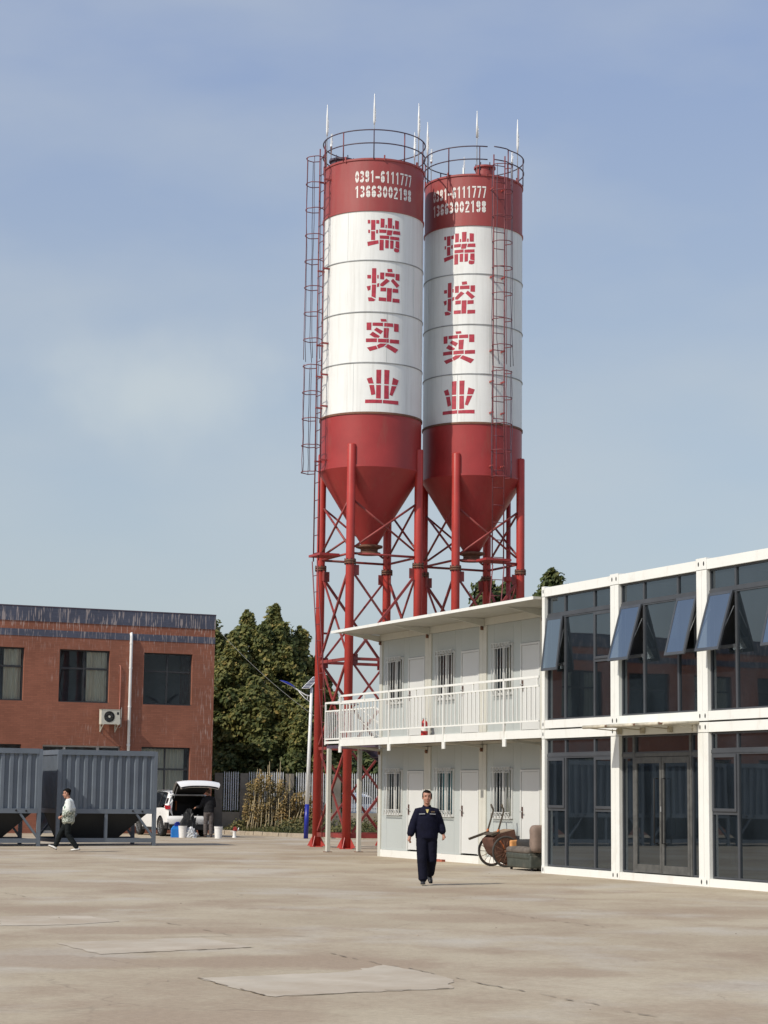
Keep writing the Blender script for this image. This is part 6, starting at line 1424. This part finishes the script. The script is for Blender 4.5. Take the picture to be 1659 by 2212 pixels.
MB().bar((-.07, .152, 1.375), (-.14, .142, 1.375), .01, .022).build('name_badge', pm('brown_badge_print', (.12, .08, .04), .7), m1)
MB().add([(-.03, .12, 1.42), (.03, .12, 1.42), (.012, .13, 1.36), (-.006, .135, 1.35)], [(0,1,2,3)]).build('shirt_front', pm('yellow_shirt', (.6, .5, .2), .8), m1)
# 2: man in white jacket, walking left
def jacket2():
    m, nt, b, o = nodes('white_patterned_jacket'); L = nt.links; tc = nt.nodes.new('ShaderNodeTexCoord'); sp = nt.nodes.new('ShaderNodeSeparateXYZ'); L.new(tc.outputs['Object'], sp.inputs[0])
    r = nt.nodes.new('ShaderNodeValToRGB'); e = r.color_ramp.elements; r.color_ramp.interpolation = 'LINEAR'
    mr = nt.nodes.new('ShaderNodeMapRange'); mr.inputs['From Min'].default_value = .85; mr.inputs['From Max'].default_value = 1.5; L.new(sp.outputs['Z'], mr.inputs['Value'])
    e[0].position = .40; e[0].color = (1, 1, 1, 1); e[1].position = .52; e[1].color = (0, 0, 0, 1); L.new(mr.outputs[0], r.inputs['Fac'])
    n = noise(nt, 26, 3, .7, (1, 1, 1.6)); f = ramp(nt, n.outputs['Fac'], [(.44, (.62, .65, .58)), (.54, (.09, .12, .08))]).outputs['Color']
    c = mixc(nt, r.outputs['Color'], (.70, .73, .70), f); L.new(c, b.inputs['Base Color']); b.inputs['Roughness'].default_value = .85; return m
m_j2 = jacket2(); m_blk = pm('black_trousers', (.010, .013, .014), .85, var=.3, spec=.15); m_ws = pm('white_trainer', (.7, .69, .64), .5, var=.08)
S = dict(J=dict(head=(0, .075, 1.60), neck=(0, .02, 1.44), chest=(0, -.01, 1.25), pelvis=(0, .01, .92),
    shoR=(.165, -.02, 1.37), elbR=(.20, -.0, 1.10), wriR=(.17, .20, .98), shoL=(-.165, 0, 1.37), elbL=(-.20, -.04, 1.10), wriL=(-.17, .17, .97),
    hipR=(.08, 0, .88), kneR=(.08, .20, .50), ankR=(.08, .26, .13), hipL=(-.08, 0, .88), kneL=(-.08, .02, .48), ankL=(-.08, -.22, .12)),
    palmR=(-1, 0, 0), palmL=(1, 0, 0), curl=1.1, hair='full', jacket=m_j2, trousers=m_blk, shoe=m_ws, sole=pm('brown_sole', (.16, .13, .10), .8), hem=.82, hemr=(.22, .175), bulk=1.14, sleeve=1.25,
    footR=(0, 1, .45), footL=(0, 1, -.10), cuff=.72, pitch=-.18, fat=1.05, fold=.012)
S['J']['kneR'] = (.08, .22, .50); S['J']['ankR'] = (.08, .36, .15); S['J']['ankL'] = (-.08, -.27, .12); S['J']['kneL'] = (-.08, .0, .48)
m2, P = person((-8.40, 54.9, 0), pi/2, 'man in white patterned jacket and black trousers walking left past the grey bin', S)
m2.scale = (.97, .97, .97)
MB().tube([(.15, .12, 1.40), (.02, .14, 1.25), (-.12, .13, 1.1), (-.16, .14, .98)], .010, 5).build('bag_strap', m_blk, m2)
mbp = MB()
for sgn in (-1, 1):
    vs, fs = blob((.165*sgn if False else -.085, .135, 1.20), (.05, .008, .06), 10); 
vs, fs = blob((.17, .075, 1.24), (.012, .05, .06), 12); MB().add(vs, fs, True).build('chest_emblem', pm('green_emblem', (.02, .14, .06), .8), m2)
vs, fs = blob((-.172, .06, 1.22), (.016, .05, .062), 12); MB().add(vs, fs, True).build('chest_emblem', pm('green_emblem', (.02, .14, .06), .8), m2)
# 3: man at the open boot, seen from behind
m_dk = pm('charcoal_sweatshirt', (.022, .022, .024), .9, var=.3, scale=7, spec=.1); m_gy = pm('grey_brown_trousers', (.105, .09, .085), .9, var=.25, scale=8)
S = dict(J=dict(head=(.0, .22, 1.60), neck=(0, .10, 1.47), chest=(0, .05, 1.29), pelvis=(0, 0, .92),
    shoR=(.17, .06, 1.40), elbR=(.22, .14, 1.13), wriR=(.10, .36, 1.10), shoL=(-.17, .06, 1.40), elbL=(-.26, .12, 1.13), wriL=(-.42, .30, 1.08),
    hipR=(.085, 0, .88), kneR=(.095, .03, .48), ankR=(.10, -.03, .09), hipL=(-.085, 0, .88), kneL=(-.10, .04, .48), ankL=(-.10, .02, .09)),
    palmR=(0, .3, -1), palmL=(.3, .3, -1), curl=.8, hair='brown', jacket=m_dk, trousers=m_gy, shoe=pm('brown_boot', (.06, .035, .03), .6), hem=.90, hemr=(.185, .135), bulk=.98,
    footR=(.25, 1, 0), footL=(-.2, 1, 0), cuff=.84, pitch=-.55, yaw=.25, fold=.012)
m3, P = person((-6.28, 74.45, 0), RAD(12), 'man in charcoal sweatshirt and grey trousers bending his head at the open car boot', S)
